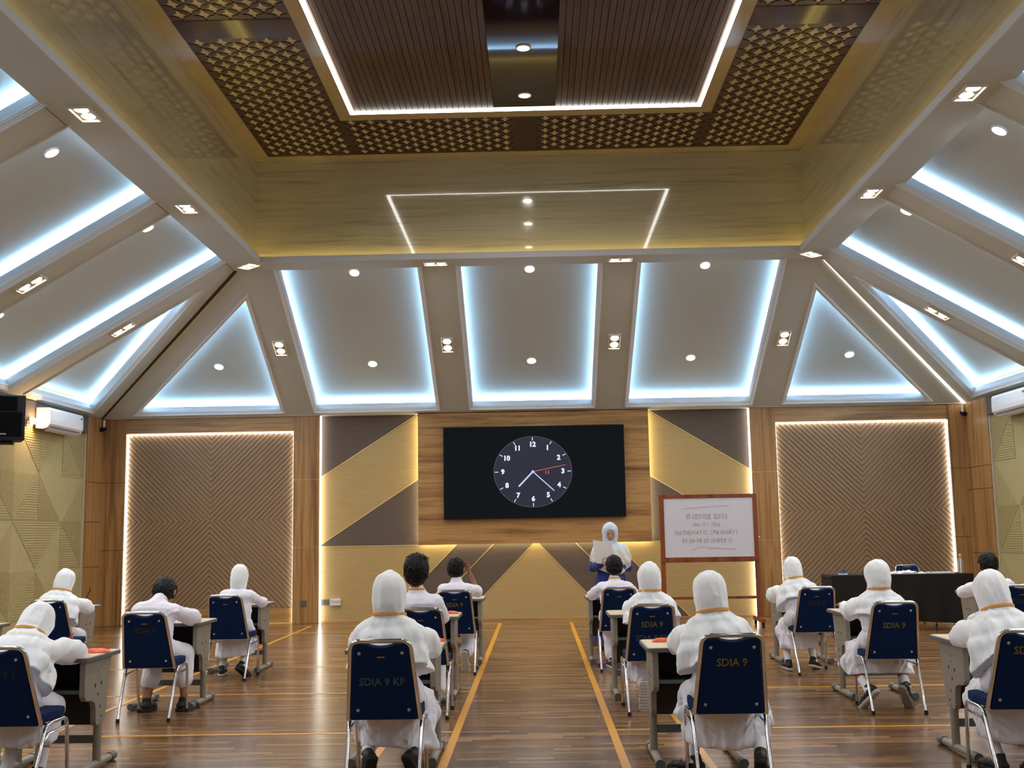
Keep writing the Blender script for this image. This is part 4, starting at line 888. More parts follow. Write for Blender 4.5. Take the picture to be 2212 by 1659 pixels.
class SDF:
    def __init__(s, lo, hi, h):
        s.h = h; s.o = np.array(lo, float); s.n = np.ceil((np.array(hi)-s.o)/h).astype(int)+1
        s.F = np.full(tuple(s.n), .08, np.float32); s.ax = [s.o[i]+h*np.arange(s.n[i]) for i in range(3)]
    def win(s, lo, hi):
        a = np.clip(np.floor((np.array(lo)-s.o)/s.h).astype(int), 0, s.n); b = np.clip(np.ceil((np.array(hi)-s.o)/s.h).astype(int)+1, 0, s.n)
        sl = tuple(slice(a[i], b[i]) for i in range(3)); return sl, np.meshgrid(*[s.ax[i][sl[i]] for i in range(3)], indexing='ij', sparse=True)
    def merge(s, sl, d, k, sub=False):
        f = s.F[sl]
        if sub:
            d = -d; h = np.clip(.5-.5*(d-f)/k*-1, 0, 1) if False else np.clip(.5+.5*(d-f)/k, 0, 1); s.F[sl] = (f*(1-h)+d*h+k*h*(1-h)).astype(np.float32)
        else:
            h = np.clip(.5+.5*(f-d)/k, 0, 1); s.F[sl] = (f*(1-h)+d*h-k*h*(1-h)).astype(np.float32)
    def cone(s, a, b, ra, rb, k=.02):
        a, b = np.array(a, float), np.array(b, float); m = max(ra, rb)+.06; sl, (X, Y, Z) = s.win(np.minimum(a, b)-m, np.maximum(a, b)+m)
        if s.F[sl].size == 0: return s
        d = b-a; l2 = max(1e-9, d@d); t = np.clip(((X-a[0])*d[0]+(Y-a[1])*d[1]+(Z-a[2])*d[2])/l2, 0, 1)
        r = np.sqrt((X-a[0]-t*d[0])**2+(Y-a[1]-t*d[1])**2+(Z-a[2]-t*d[2])**2)-(ra+(rb-ra)*t); s.merge(sl, r, k); return s
    def chain(s, pts, rs, k=.015):
        for i in range(len(pts)-1): s.cone(pts[i], pts[i+1], rs[i], rs[i+1], k)
        return s
    def ell(s, c, r, ax=None, k=.02, sub=False):
        c = np.array(c, float); r = np.array(r, float); m = r.max()+.06; sl, (X, Y, Z) = s.win(c-m, c+m)
        if s.F[sl].size == 0: return s
        ax = np.eye(3) if ax is None else ax; q = [((X-c[0])*ax[i][0]+(Y-c[1])*ax[i][1]+(Z-c[2])*ax[i][2]) for i in range(3)]
        k0 = np.sqrt(sum((q[i]/r[i])**2 for i in range(3))); k1 = np.sqrt(sum((q[i]/r[i]**2)**2 for i in range(3)))+1e-6
        s.merge(sl, k0*(k0-1)/k1, k, sub); return s
    def loft(s, sec, xd=(1, 0, 0), k=.02):
        for (c0, wx0, wy0), (c1, wx1, wy1) in zip(sec[:-1], sec[1:]):
            c0, c1 = np.array(c0, float), np.array(c1, float); L = np.linalg.norm(c1-c0); a = (c1-c0)/L
            x = nrm(np.array(xd, float)-a*(np.array(xd)@a)); y = np.cross(a, x); m = max(wx0, wx1, wy0, wy1)+.06
            sl, (X, Y, Z) = s.win(np.minimum(c0, c1)-m, np.maximum(c0, c1)+m)
            if s.F[sl].size == 0: continue
            P_ = (X-c0[0], Y-c0[1], Z-c0[2]); dot = lambda v: P_[0]*v[0]+P_[1]*v[1]+P_[2]*v[2]
            za = dot(a); t = np.clip(za/L, 0, 1); wx = wx0+(wx1-wx0)*t; wy = wy0+(wy1-wy0)*t; mn = np.minimum(wx, wy)
            r = np.sqrt((dot(x)/wx)**2+(dot(y)/wy)**2+((za-t*L)/(mn*.7))**2); s.merge(sl, (r-1)*mn, k)
        return s
    def wrinkle(s, amp, sc=(14, 14, 5), seed=0, ridged=True, zfade=None, axis=None):
        """cloth folds: ridged noise stretched along z (or along a given axis), only near the surface"""
        m = np.argwhere(np.abs(s.F) < .035); 
        if len(m) == 0: return s
        p = s.o+m*s.h; q = p
        if axis is not None:
            a = nrm(np.array(axis, float)); u = nrm(np.cross(a, (0.3, 1, .2))); w2 = np.cross(a, u); q = np.stack([p@u, p@w2, p@a], 1)
        w = vnoise(p[:, 0]*5+seed, p[:, 1]*5, p[:, 2]*5+seed*.7)*.35
        n = vnoise(q[:, 0]*sc[0]+seed*3.1+w, q[:, 1]*sc[1]+w, q[:, 2]*sc[2]+seed*1.3); 
        if ridged: n = 1-2*np.abs(n)**.8
        n2 = vnoise(q[:, 0]*sc[0]*2.3+seed, q[:, 1]*sc[1]*2.3, q[:, 2]*sc[2]*1.6+seed)*.35
        d = np.clip(n+n2, -1.3, 1.1)*amp; d = np.where(d < 0, d*.7, d)
        if zfade: d *= np.clip((zfade[0]-p[:, 2])/(zfade[0]-zfade[1]), .15, 1)
        s.F[tuple(m.T)] -= d.astype(np.float32); return s
    def grid(s): return np.meshgrid(*s.ax, indexing='ij', sparse=True)
    def cut(s, p, n, k=.006):            # keep the side the normal points away from
        X, Y, Z = s.grid(); d = (X-p[0])*n[0]+(Y-p[1])*n[1]+(Z-p[2])*n[2]; s.F = np.maximum(s.F, d.astype(np.float32)); return s
    def mesh(s, name, m, mods=()):
        F = s.F; nx, ny, nz = F.shape
        for ax in range(3):
            sl = [slice(None)]*3; sl[ax] = 0; F[tuple(sl)] = np.maximum(F[tuple(sl)], .01); sl[ax] = -1; F[tuple(sl)] = np.maximum(F[tuple(sl)], .01)
        S = F < 0; cs = (nx-1, ny-1, nz-1); acc = np.zeros(cs+(3,), np.float32); cnt = np.zeros(cs, np.float32); Q = []
        for ax in range(3):
            a = [slice(None)]*3; b = [slice(None)]*3; a[ax] = slice(0, -1); b[ax] = slice(1, None); a, b = tuple(a), tuple(b)
            idx = np.argwhere(S[a] != S[b])
            if len(idx) == 0: continue
            f0 = F[a][tuple(idx.T)]; f1 = F[b][tuple(idx.T)]; t = f0/(f0-f1); pos = idx.astype(np.float32).copy(); pos[:, ax] += t; sg = f0 < 0
            o1, o2 = [i for i in range(3) if i != ax]; corners = []
            ok = (idx[:, o1] > 0) & (idx[:, o2] > 0) & (idx[:, o1] < cs[o1]) & (idx[:, o2] < cs[o2]); idx, pos, sg = idx[ok], pos[ok], sg[ok]
            for d1, d2 in ((0, 0), (-1, 0), (-1, -1), (0, -1)):
                c = idx.copy(); c[:, o1] += d1; c[:, o2] += d2; corners.append(c)
                np.add.at(acc, tuple(c.T), pos); np.add.at(cnt, tuple(c.T), 1)
            flip = sg if ax != 1 else ~sg
            q = np.stack([np.ravel_multi_index(c.T, cs) for c in corners], 1); q[~flip] = q[~flip][:, ::-1]; Q.append(q)
        act = np.flatnonzero(cnt.ravel() > 0); remap = -np.ones(cnt.size, np.int64); remap[act] = np.arange(len(act))
        V = acc.reshape(-1, 3)[act]/cnt.ravel()[act][:, None]*s.h+s.o; Q = remap[np.concatenate(Q)]
        me = bpy.data.meshes.new(name); me.vertices.add(len(V)); me.vertices.foreach_set('co', V.astype(np.float32).ravel())
        me.loops.add(Q.size); me.loops.foreach_set('vertex_index', Q.astype(np.int32).ravel()); me.polygons.add(len(Q))
        me.polygons.foreach_set('loop_start', np.arange(0, Q.size, 4, dtype=np.int32)); me.polygons.foreach_set('use_smooth', np.ones(len(Q), bool))
        me.materials.append(m); me.update(calc_edges=True); return me
def ik(a, b, l1, l2, hint):
    a, b = np.array(a, float), np.array(b, float); d = b-a; L = min(np.linalg.norm(d), (l1+l2)*.999); u = nrm(d); x = (l1*l1-l2*l2+L*L)/(2*L); h = math.sqrt(max(0, l1*l1-x*x))
    n = np.array(hint, float); n = nrm(n-u*(n@u)); return a+u*x+n*h
def hand(f, wrist, d, palm_n, side, curl=.5, s=1.0, spread=.06, thumb=1):
    """palm + five fingers. d = pointing direction, palm_n = palm normal, side = +1 when the thumb lies towards cross(palm_n,d)"""
    d = nrm(np.array(d, float)); p = np.array(palm_n, float); p = nrm(p-d*(p@d)); x = np.cross(p, d)*side
    w = np.array(wrist, float); f.loft([(w, .021*s, .015*s), (w+d*.035*s, .031*s, .013*s), (w+d*.068*s, .033*s, .011*s)], xd=x, k=.01)
    for i, (off, L) in enumerate(((.024, .062), (.009, .070), (-.007, .065), (-.022, .052))):
        b = w+d*.066*s+x*off*s; dd = nrm(d+x*off*spread*40*.3); q = dd; pt = b; L *= s
        for j, (fr, rr) in enumerate(((.45, .0078), (.30, .0070), (.25, .0062))):
            ang = curl*(.55, .8, .6)[j]; q = nrm(q*math.cos(ang)+p*math.sin(ang)); n2 = pt+q*L*fr; f.cone(pt, n2, rr*s, rr*s*.93, .0035); pt = n2
    b = w+d*.022*s+x*.026*s; q = nrm(d*.6+x*.75+p*.25*thumb); m_ = b+q*.034*s; f.cone(w+d*.015*s+x*.01*s, b, .012*s, .0105*s, .006); f.cone(b, m_, .0105*s, .009*s, .004); q2 = nrm(q*.7+d*.5+p*.35*curl); f.cone(m_, m_+q2*.028*s, .009*s, .0075*s, .004)
def skin(name, c, c2):
    t = NT(name); f = t.noise(t.coords(), 30, 3); t.link(t.ramp(f, [(.35, c), (.65, c2)]), t.b.inputs['Base Color']); t.b.inputs['Roughness'].default_value = .5
    t.b.inputs['Subsurface Weight'].default_value = .0; return t.m
M['skin'] = skin('skin', srgb(150, 102, 78), srgb(164, 114, 88)); M['skin2'] = skin('skin_light', srgb(190, 142, 116), srgb(200, 152, 126))
def cloth_mat(name, c, b=.35, sc=9, dist=.012, sheen=.15):
    t = NT(name); t.b.inputs['Base Color'].default_value = c; t.b.inputs['Roughness'].default_value = .85; t.b.inputs['Sheen Weight'].default_value = sheen
    n = t.noise(t.obj_coords((1, 1, .4)), sc*1.6, 5, .55, .8); t.bump(n, b*.8, dist); return t.m
M['veil'] = cloth_mat('white_headscarf', srgb(242, 247, 255), .45, 9, .02); M['shirt'] = cloth_mat('white_shirt', srgb(238, 238, 254), .45, 8, .02)
M['skirt'] = cloth_mat('white_skirt', srgb(232, 232, 246), .5, 7, .022); M['sock'] = mat('white_sock', srgb(226, 228, 234), .9); M['shoe'] = mat('black_shoe', srgb(22, 21, 22), .6)
M['sole_b'] = mat('black_sole', srgb(30, 30, 30), .8); M['sole_w'] = mat('pale_sole', srgb(186, 184, 178), .7); M['sole_g'] = mat('grey_sole', srgb(138, 132, 124), .8)
M['hair'] = cloth_mat('black_hair', (.003, .0025, .003, 1), .8, 60, .006, .0); M['hair'].node_tree.nodes['Principled BSDF'].inputs['Specular IOR Level'].default_value = .25; M['hair'].node_tree.nodes['Principled BSDF'].inputs['Roughness'].default_value = .55
M['lanyard'] = mat('yellow_orange_lanyard', srgb(226, 158, 62), .6); M['eye_w'] = mat('eye_white', srgb(225, 222, 218), .3); M['eye_d'] = mat('eye_iris', srgb(26, 16, 12), .2); M['lip'] = mat('lips', srgb(158, 84, 76), .5)
M['blue'] = cloth_mat('royal_blue_dress', srgb(26, 44, 128), .5, 8, .02); M['belt'] = mat('black_belt', srgb(24, 22, 22), .5)
def hair_shape(f, hc, R, s):
    f.ell(hc+R@V3(0, -.008, .018)*s, V3(.091, .103, .106)*s, R.T, .01); f.ell(hc+R@V3(0, -.03, -.03)*s, V3(.078, .072, .072)*s, R.T, .02)
    f.ell(hc+R@V3(0, .115, -.045)*s, V3(.085, .085, .095)*s, R.T, .008, True)
    X, Y, Z = f.grid(); f.F += (.0022*np.sin(X*150+6*np.sin(Z*40))*np.sin(Y*130+4*np.sin(X*50))).astype(np.float32)
def head_shape(f, hc, R, s, ears=True):
    L = lambda *a: hc+R@(V3(*a)*s)
    f.ell(L(0, -.012, .022), V3(.076, .090, .086)*s, R.T, .01); f.ell(L(0, .018, -.035), V3(.060, .066, .072)*s, R.T, .03); f.ell(L(0, .044, -.082), V3(.030, .028, .026)*s, R.T, .03)
    f.cone(L(0, .082, .012), L(0, .098, -.022), .009*s, .0125*s, .012); f.cone(L(-.010, .088, -.026), L(.010, .088, -.026), .007*s, .007*s, .008)
    for sx in (-1, 1):
        f.ell(L(sx*.031, .093, .008), V3(.018, .012, .012)*s, R.T, .008, True); f.cone(L(sx*.016, .083, .026), L(sx*.046, .073, .026), .007*s, .006*s, .010); f.ell(L(sx*.040, .058, -.028), V3(.022, .022, .022)*s, R.T, .02)
        if ears: f.ell(L(sx*.085, -.008, -.012), V3(.009, .020, .032)*s, R.T, .006)
    f.cone(L(-.016, .082, -.056), L(.016, .082, -.056), .008*s, .008*s, .008)
def face_parts(e, hc, R, s, body, sq=.62):
    L = lambda *a: hc+R@(V3(*a)*s)
    for sx in (-1, 1):
        m = MB(); c = L(sx*.031, .0735, .008); d = R@V3(0, 1, 0)
        prof = [(.0105*math.sin(a), .0098*math.cos(a)) for a in np.linspace(.05, 3.09, 8)]
        x, z = R@V3(1, 0, 0), R@V3(0, 0, 1)
        m.lathe([(r*s, h*s) for r, h in prof], lambda a, b, h: tuple(c+x*a+z*b*sq+d*h), 12); o = m.build('eye', M['eye_w'], body, True)
        m = MB(); m.lathe([(.0058*s, .0080*s), (.004*s, .0105*s)], lambda a, b, h: tuple(c+x*a+z*(b*sq*1.25-.001)+d*h), 12); m.build('iris', M['eye_d'], body)
    m = MB(); m.tube([tuple(L(a, .0905-abs(a)*.25, -.0555+.002*math.cos(a*90))) for a in (-.020, -.010, 0, .010, .020)], [.001, .0042*s, .0048*s, .0042*s, .001], 8); m.build('mouth', M['lip'], body, True)
def rotm(pitch, yaw, roll=0):           # head frame: columns right, forward, up
    return np.array((Matrix.Rotation(yaw, 3, 'Z')@Matrix.Rotation(roll, 3, 'Y')@Matrix.Rotation(-pitch, 3, 'X')))
def shoe(e, ank, yaw, pitch, sc, sole='sole_b', lace=False, name='shoe', upper='shoe', h=.0055):
    R = np.array(Matrix.Rotation(yaw, 3, 'Z')@Matrix.Rotation(-pitch, 3, 'X')); L = lambda *a: ank+R@(V3(*a)*sc)
    lo = np.minimum(ank, L(0, .2, -.05))-.13; hi = np.maximum(ank, L(0, .2, -.05))+.13
    f = SDF(lo, hi, h)
    f.loft([(L(0, -.055, -.040), .031*sc, .030*sc), (L(0, .0, -.036), .032*sc, .036*sc), (L(0, .08, -.045), .040*sc, .028*sc), (L(0, .145, -.052), .038*sc, .021*sc), (L(0, .172, -.056), .028*sc, .015*sc)], xd=R@V3(1, 0, 0), k=.015)
    f.cone(L(0, -.018, -.02), L(0, -.012, .012), .036*sc, .034*sc, .012); f.cut(L(0, 0, -.066), -(R@V3(0, 0, 1)))
    f.cut(L(0, -.01, .022), R@V3(0, .25, 1)); o = link(name, f.mesh(name, M[upper]), e)
    g = SDF(lo, hi, h)
    g.loft([(L(0, -.060, -.064), .036*sc, .04), (L(0, .0, -.064), .034*sc, .04), (L(0, .08, -.064), .045*sc, .04), (L(0, .145, -.064), .043*sc, .04), (L(0, .178, -.064), .030*sc, .04)], xd=R@V3(1, 0, 0), k=.012)
    g.cut(L(0, 0, -.060), R@V3(0, 0, 1)); g.cut(L(0, 0, -.086), -(R@V3(0, 0, 1)))
    if sole != 'sole_b':
        X, Y, Z = g.grid(); v = R.T; q = (X-ank[0])*R[0, 1]+(Y-ank[1])*R[1, 1]+(Z-ank[2])*R[2, 1]; g.F += (.0018*np.sin(q*260)).astype(np.float32)
    link('sole', g.mesh('sole', M[sole]), o)
    if lace:
        for k in range(2): MB().tube(smooth_path([tuple(L(.01*(1-2*k), .06, -.008)), tuple(L(.03*(1-2*k), .075, .01)), tuple(L(.05*(1-2*k), .07, -.03)), tuple(L(.055*(1-2*k), .05, -.06))], .02, 4), .0022, 5).build('lace', M['sole_b'], o, True)
def person(pid, label, girl, X, Yc, rz=0, s=1.0, lean=8, side=0, hp=5, hturn=0, hroll=0, armL=None, armR=None, feet=None, shoes=('sole_b', 'sole_b'), lanyard=True, cape=.27, skirt_z=.19, seat_off=(0, -.02), hand_curl=.5, tall_hair=False, sock=True, twist=0, h=.0085, long_sleeve=None):
    Yc += .075
    e = empty('person', (X, Yc, 0), rz); tag(e, label, 'person', 'seated pupils in white uniforms')
    la, si = math.radians(lean), math.radians(side); td = nrm(V3(math.sin(si), math.sin(la), math.cos(la)*math.cos(si))); tw = math.radians(twist)
    xd = nrm(V3(math.cos(tw), math.sin(tw), 0)); xd = nrm(xd-td*(xd@td)); fd = np.cross(td, xd); fd = -fd if fd[1] < 0 else fd
    H0 = V3(seat_off[0], seat_off[1], .530); T = .372*s; N = H0+td*T; sh = N-td*.045*s
    phi = math.radians(lean+hp); R = rotm(phi*.8, math.radians(-hturn), math.radians(hroll)); hd = nrm(V3(math.sin(si)*.6, math.sin(phi), math.cos(phi)))
    hc = N+hd*.148*s
    SL, SR = sh-xd*.137*s-td*.024, sh+xd*.137*s-td*.024
    aL = armL or ((-.12, .46, .745), (-.7, -.5, -1.2)); aR = armR or ((.12, .46, .745), (.7, -.5, -1.2))
    hips = [V3(H0[0]-.080, H0[1]+.01, .535), V3(H0[0]+.080, H0[1]+.01, .535)]
    ft = feet or (((-.12, .30, .085), 8, 0), ((.13, .33, .085), -8, 0))
    ls = girl if long_sleeve is None else long_sleeve
    # ---- body, one continuous surface
    f = SDF((-.52, -.42, 0), (.52, .78, 1.42), min(h, .0075))
    f.loft([(H0, .12*s, .085*s), (H0+td*T*.5, .105*s, .072*s), (H0+td*T*.85, .125*s, .072*s), (sh, .10*s, .05*s)], xd=xd, k=.03); f.cone(N-td*.02, hc-R@V3(0, .01, .05)*s, .045*s, .042*s, .03)
    head_shape(f, hc, R, s, not girl)
    el = []
    for S, (hp_, hint), sg in ((SL, aL, -1), (SR, aR, 1)):
        W_ = np.array(hp_, float); E_ = ik(S, W_, .245*s, .215*s, hint) if len(hint) == 3 else np.array(hint[:3], float)
        if len(hint) == 3 and np.linalg.norm(W_-S) > .455*s: W_ = S+nrm(W_-S)*.455*s
        el.append((S, E_, W_)); f.chain([S, E_, W_], [.033*s, .029*s, .019*s], .02)
        hdv = nrm(W_-E_); pn = V3(0, 0, -1) if abs(hdv[2]) < .8 else V3(0, -1, 0); hand(f, W_, nrm(hdv+V3(0, .15, .0)), pn, sg if pn[2] else sg, hand_curl, .95*s)
    legs = []
    for hpv, (fp, yaw, pit) in zip(hips, ft):
        A = np.array(fp, float); Kn = ik(hpv, A, .37*s, .36*s, (0, .75, .8)); legs.append((hpv, Kn, A)); f.chain([hpv, Kn, A], [.072*s, .048*s, .028*s], .02)
        R_ = np.array(Matrix.Rotation(math.radians(yaw), 3, 'Z')@Matrix.Rotation(-math.radians(pit), 3, 'X')); f.chain([A, A+R_@V3(0, .06, -.035)*s, A+R_@V3(0, .13, -.045)*s], [.028*s, .026*s, .018*s], .01)
    body = link('body', f.mesh('body', M['skin']), e); face_parts(e, hc, R, s, body)
    # ---- shirt / blouse
    f = SDF((-.55, -.45, .38), (.55, .80, 1.30), h)
    cq = .80 if (girl and cape > 0) else 1.0
    f.loft([(H0-td*.02, .165*s, .125*s), (H0+td*T*.45, .150*s, .108*s), (H0+td*T*.80, .170*s*cq, .108*s*cq), (sh-td*.015, .138*s*cq, .082*s*cq), (N-td*.004, .062*s, .058*s)], xd=xd, k=.03)
    for (S, E_, W_), sg in zip(el, (-1, 1)):
        if ls: f.chain([S, E_, E_+(W_-E_)*.93], [(.053 if cq == 1 else .040)*s, .048*s, .037*s], .03)
        else: f.chain([S, S+(E_-S)*.85], [.055*s, .064*s], .03)
    if not girl: f.cone(N-td*.01, N+hd*.030*s, .058*s, .052*s, .015)
    Xg, Yg, Zg = f.grid(); ph = pid*1.7
    f.wrinkle(.0065, (13, 13, 5), ph, False, axis=(.3, .2, 1)); f.wrinkle(.0032, (24, 20, 9), ph+5, axis=(1, .3, .6))
    link('blouse' if girl else 'shirt', f.mesh('shirt', M['shirt']), e)
    if girl:
        f = SDF((-.45, -.38, .03), (.45, .72, .68), h)
        f.loft([(H0+V3(0, -.01, .03), .165*s, .125*s), (H0+V3(0, .02, -.02), .185*s, .115*s)], k=.03)
        for hpv, Kn, A in legs: f.chain([hpv, Kn], [.088*s, .068*s], .05); f.chain([Kn, Kn+(A-Kn)*.5], [.068*s, .065*s], .05)
        kc = (legs[0][1]+legs[1][1])/2; ac = (legs[0][2]+legs[1][2])/2; w = abs(legs[0][1][0]-legs[1][1][0])/2
        f.loft([(V3(kc[0], kc[1]-.03, .47), w+.060, .080), (V3((ac[0]+kc[0])/2, max(ac[1], .10)*.6+kc[1]*.4, (skirt_z+.45)/2), w+.068, .10), (V3(ac[0], max(ac[1], .08)+.04, skirt_z), max(w, abs(legs[0][2][0]-legs[1][2][0])/2)+.066, .12)], k=.03)
        f.loft([(V3(H0[0], .06, .40), .15, .10), (V3((H0[0]+ac[0])/2, .10, skirt_z+.03), .168, .12)], k=.03)
        Xg, Yg, Zg = f.grid(); an = np.arctan2(Yg-kc[1]+.02, Xg-kc[0]); am = np.clip((.50-Zg)/.3, 0.12, 1)*.010
        f.F += (am*.8*np.sin(an*9+ph+2*np.sin(Zg*8))).astype(np.float32); f.wrinkle(.011, (13, 13, 3.2), ph, zfade=(.60, .35)); f.wrinkle(.004, (26, 26, 9), ph+3)
        zc = skirt_z+.018*np.sin(Xg*7+ph)+.012*np.sin(Yg*9+ph); f.F = np.maximum(f.F, (zc-Zg).astype(np.float32)); link('skirt', f.mesh('skirt', M['skirt']), e)
        # ---- headscarf
        f = SDF(tuple(np.minimum(hc, N)-V3(.34, .34, .50)), tuple(hc+V3(.34, .34, .2)), min(h, .008))
        f.ell(hc+R@V3(0, -.008, .008)*s, V3(.093, .108, .114)*s, R.T, .01); f.ell(hc+R@V3(0, -.020, -.05)*s, V3(.089, .094, .085)*s, R.T, .02)
        f.loft([(hc-hd*.03*s-R@V3(0, .012, 0)*s, .088*s, .092*s), (hc-hd*.085*s-R@V3(0, .012, 0)*s, .0855*s, .087*s), (N+hd*.030*s-R@V3(0, .006, 0)*s, .086*s, .084*s)], xd=xd, k=.012)
        if cape > 0:
            f.loft([(N+hd*.020*s, .090*s, .084*s), (sh+td*.016*s, .140*s, .100*s), (sh-td*.05*s, .190*s, .128*s), (sh-td*.13*s, .218*s, .146*s), (sh-td*cape*s, .232*s, .165*s)], xd=xd, k=.014)
            for S, E_, W_ in el: f.chain([S-td*.012, S+(E_-S)*.5, S+(E_-S)*.78], [.056*s, .066*s, .072*s], .04)
            Xg, Yg, Zg = f.grid(); pz = (Xg-sh[0])*td[0]+(Yg-sh[1])*td[1]+(Zg-sh[2])*td[2]; px_ = (Xg-sh[0])*xd[0]+(Yg-sh[1])*xd[1]+(Zg-sh[2])*xd[2]
            py_ = (Xg-sh[0])*fd[0]+(Yg-sh[1])*fd[1]+(Zg-sh[2])*fd[2]; an = np.arctan2(py_, px_); am = np.clip((.07-pz)/.25, 0, 1)*.011
            f.F += (am*1.1*np.sin(an*8+ph+1.5*np.sin(pz*14))).astype(np.float32); f.wrinkle(.0095, (13, 13, 2.6), ph, False, zfade=(N[2]+.04, N[2]-.08), axis=td); f.wrinkle(.0035, (26, 26, 6), ph+4, axis=td)
            hem = -cape*s*.92+.03*np.sin(an*2+ph)+.05*np.clip(-py_/.15, -1, 1)*.6; f.F = np.maximum(f.F, (hem-pz).astype(np.float32)*.9)
        f.wrinkle(.0042, (22, 22, 3.5), ph+2, False, axis=hd); f.ell(hc+R@V3(0, .135, -.012)*s, V3(.056, .085, .080)*s, R.T, .006, True); link('headscarf', f.mesh('headscarf', M['veil']), e)
    else:
        f = SDF((-.40, -.30, .05), (.40, .70, .70), h); f.loft([(H0+V3(0, -.0, .03), .160*s, .118*s), (H0+V3(0, .02, -.03), .165*s, .110*s)], k=.03)
        for hpv, Kn, A in legs: f.chain([hpv, Kn, Kn+(A-Kn)*(.80 if sock else .56)], [.095*s, .074*s, .066*s if sock else .074*s], .03)
        f.cut((0, 0, .598), (0, 0, 1)); Xg, Yg, Zg = f.grid(); f.wrinkle(.006, (15, 15, 7), ph); link('trousers', f.mesh('trousers', M['skirt']), e)
        m = MB(); m.tube([tuple(H0+V3(.158*s*math.cos(a), .118*s*math.sin(a), .035)) for a in np.linspace(0, 2*math.pi, 29)[:-1]], .013, 6, closed=True); m.build('belt', M['belt'], e, True)
        f = SDF(hc-.2, hc+.2, .006); hair_shape(f, hc, R, s)
        if tall_hair: f.ell(hc+R@V3(0, .02, .075)*s, V3(.080, .088, .055)*s, R.T, .02)
        f.wrinkle(.005, (60, 60, 22), ph, axis=hd)
        if tall_hair:
            for q in range(46): a_ = rng.uniform(-1, 1); b_ = rng.uniform(-.9, 1); p0 = hc+R@V3(.070*a_, .065*b_, .095-.03*a_*a_)*s; f.cone(p0, p0+R@V3(.016*a_+rng.normal(0, .006), rng.normal(0, .01), .026+.010*rng.random())*s, .010, .003, .008)
        link('hair', f.mesh('hair', M['hair']), e)
        f = SDF(N-.12, N+.14, .006); f.cone(N-td*.012, N+hd*.038*s, .064*s, .056*s, .01); f.cone(N-td*.05, N+hd*.07*s, .001, .001); f.cut(N+hd*.036*s, hd); link('collar', f.mesh('collar', M['shirt']), e)
    if lanyard:
        c = N+hd*(.034 if girl else .024)*s-(R@V3(0, .006, 0)*s if girl else 0); rx, ry = ((.0925, .0925) if girl else (.061, .058)); m = MB(); n = 40; v = []
        for i in range(n):
            a = 2*math.pi*i/n; fz = max(0, math.sin(a)); p = c+xd*rx*s*math.cos(a)+fd*ry*s*math.sin(a)-td*.05*fz*s*(1 if not girl else .5)
            q = nrm(xd*math.cos(a)+fd*math.sin(a))
            for dz, dr in ((-.0075, -.004), (.0075, -.004), (.0075, .003), (-.0075, .003)): v.append(tuple(p+td*dz+q*dr))
        m.add(v, [(i*4+k, i*4+(k+1) % 4, ((i+1) % n)*4+(k+1) % 4, ((i+1) % n)*4+k) for i in range(n) for k in range(4)]); m.build('lanyard', M['lanyard'], e)
    for i, ((hpv, Kn, A), (fp, yaw, pit)) in enumerate(zip(legs, ft)):
        if sock:
            u = nrm(Kn-A); MB().tube([tuple(A-u*.035), tuple(A+u*.05), tuple(A+u*.125)], [.035*s, .0355*s, .039*s], 14).build('sock', M['sock'], e, True)
        shoe(e, A, math.radians(yaw), math.radians(pit), s*.98, shoes[i], lace=(shoes[i] != 'sole_b'))
    return e
def tool(parent_label, cat, a, b, r, m, name='pencil'):
    a, b = Vector(a), Vector(b); e = empty(name, a); tag(e, parent_label, cat); d = b-a
    MB().tube([(0, 0, 0), tuple(d*.85)], r, 8).build('shaft', m, e, True); MB().tube([tuple(d*.85), tuple(d)], [r, r*.2], 8).build('tip', M['hair'], e, True); return e
G, B = True, False
dn_ = (.5, -.5, -1.2)
person(1, 'pupil in white headscarf leaning over to write, far left by the relief wall', G, -4.84, CY[1]+.02, s=1.0, lean=17, side=5, hp=12, hturn=10, armR=((.13, .52, .74), (.22, .34, .72, 0)), lanyard=True)
person(2, 'pupil in white headscarf bent low over the desk at the left picture edge', G, -3.07, CY[2], s=1.02, lean=33, side=4, hp=24, armR=((.12, .62, .745), (.24, .44, .735, 0)), armL=((-.05, .58, .745), (-.2, .4, .74, 0)), cape=.26, skirt_z=.26, feet=(((-.06, .16, .085), 5, 0), ((.12, .20, .085), -12, 0)))
person(3, 'boy in short-sleeved white shirt bent over his middle-row left desk', B, -3.17, CY[3], s=1.06, lean=22, side=2, hp=38, armR=((.08, .56, .745), (.25, .40, .735, 0)), armL=((-.10, .56, .745), (-.23, .40, .735, 0)), sock=False, feet=(((-.10, .24, .085), 4, 0), ((.20, .27, .085), -18, 0)))
person(4, 'pupil in tucked white headscarf and blouse before the left chevron panel', G, -3.13, CY[4], s=.98, lean=12, side=2, hp=6, armR=((.14, .50, .745), (.21, .30, .735, 0)), cape=0, lanyard=False, shoes=('sole_w', 'sole_b'), feet=(((-.16, .12, .085), 10, 0), ((.08, .02, .125), -20, 28)))
person(5, 'pupil in long white headscarf sitting upright, nearest left of the aisle', G, -.87, CY[5], s=1.07, lean=6, side=0, hp=-2, armR=((.14, .50, .75), (.23, .30, .73, 0)), cape=.25, feet=(((-.12, -.02, .165), 22, 52), ((.15, 0, .165), -22, 52)))
person(6, 'tall boy with upswept black hair, middle row left of the aisle', B, -.985, CY[6], s=1.14, lean=3, side=0, hp=-2, tall_hair=True)
person(7, 'boy in white shirt raising his right hand to his face, back left of the aisle', B, -.86, CY[7], s=1.03, lean=9, hp=4, hturn=14, armR=((.125, .20, 1.03), (.215, .26, .80, 0)), hand_curl=1.2, feet=(((-.12, .26, .085), 8, 0), ((.10, -.06, .18), -4, 64)), shoes=('sole_b', 'sole_w'), lanyard=False)
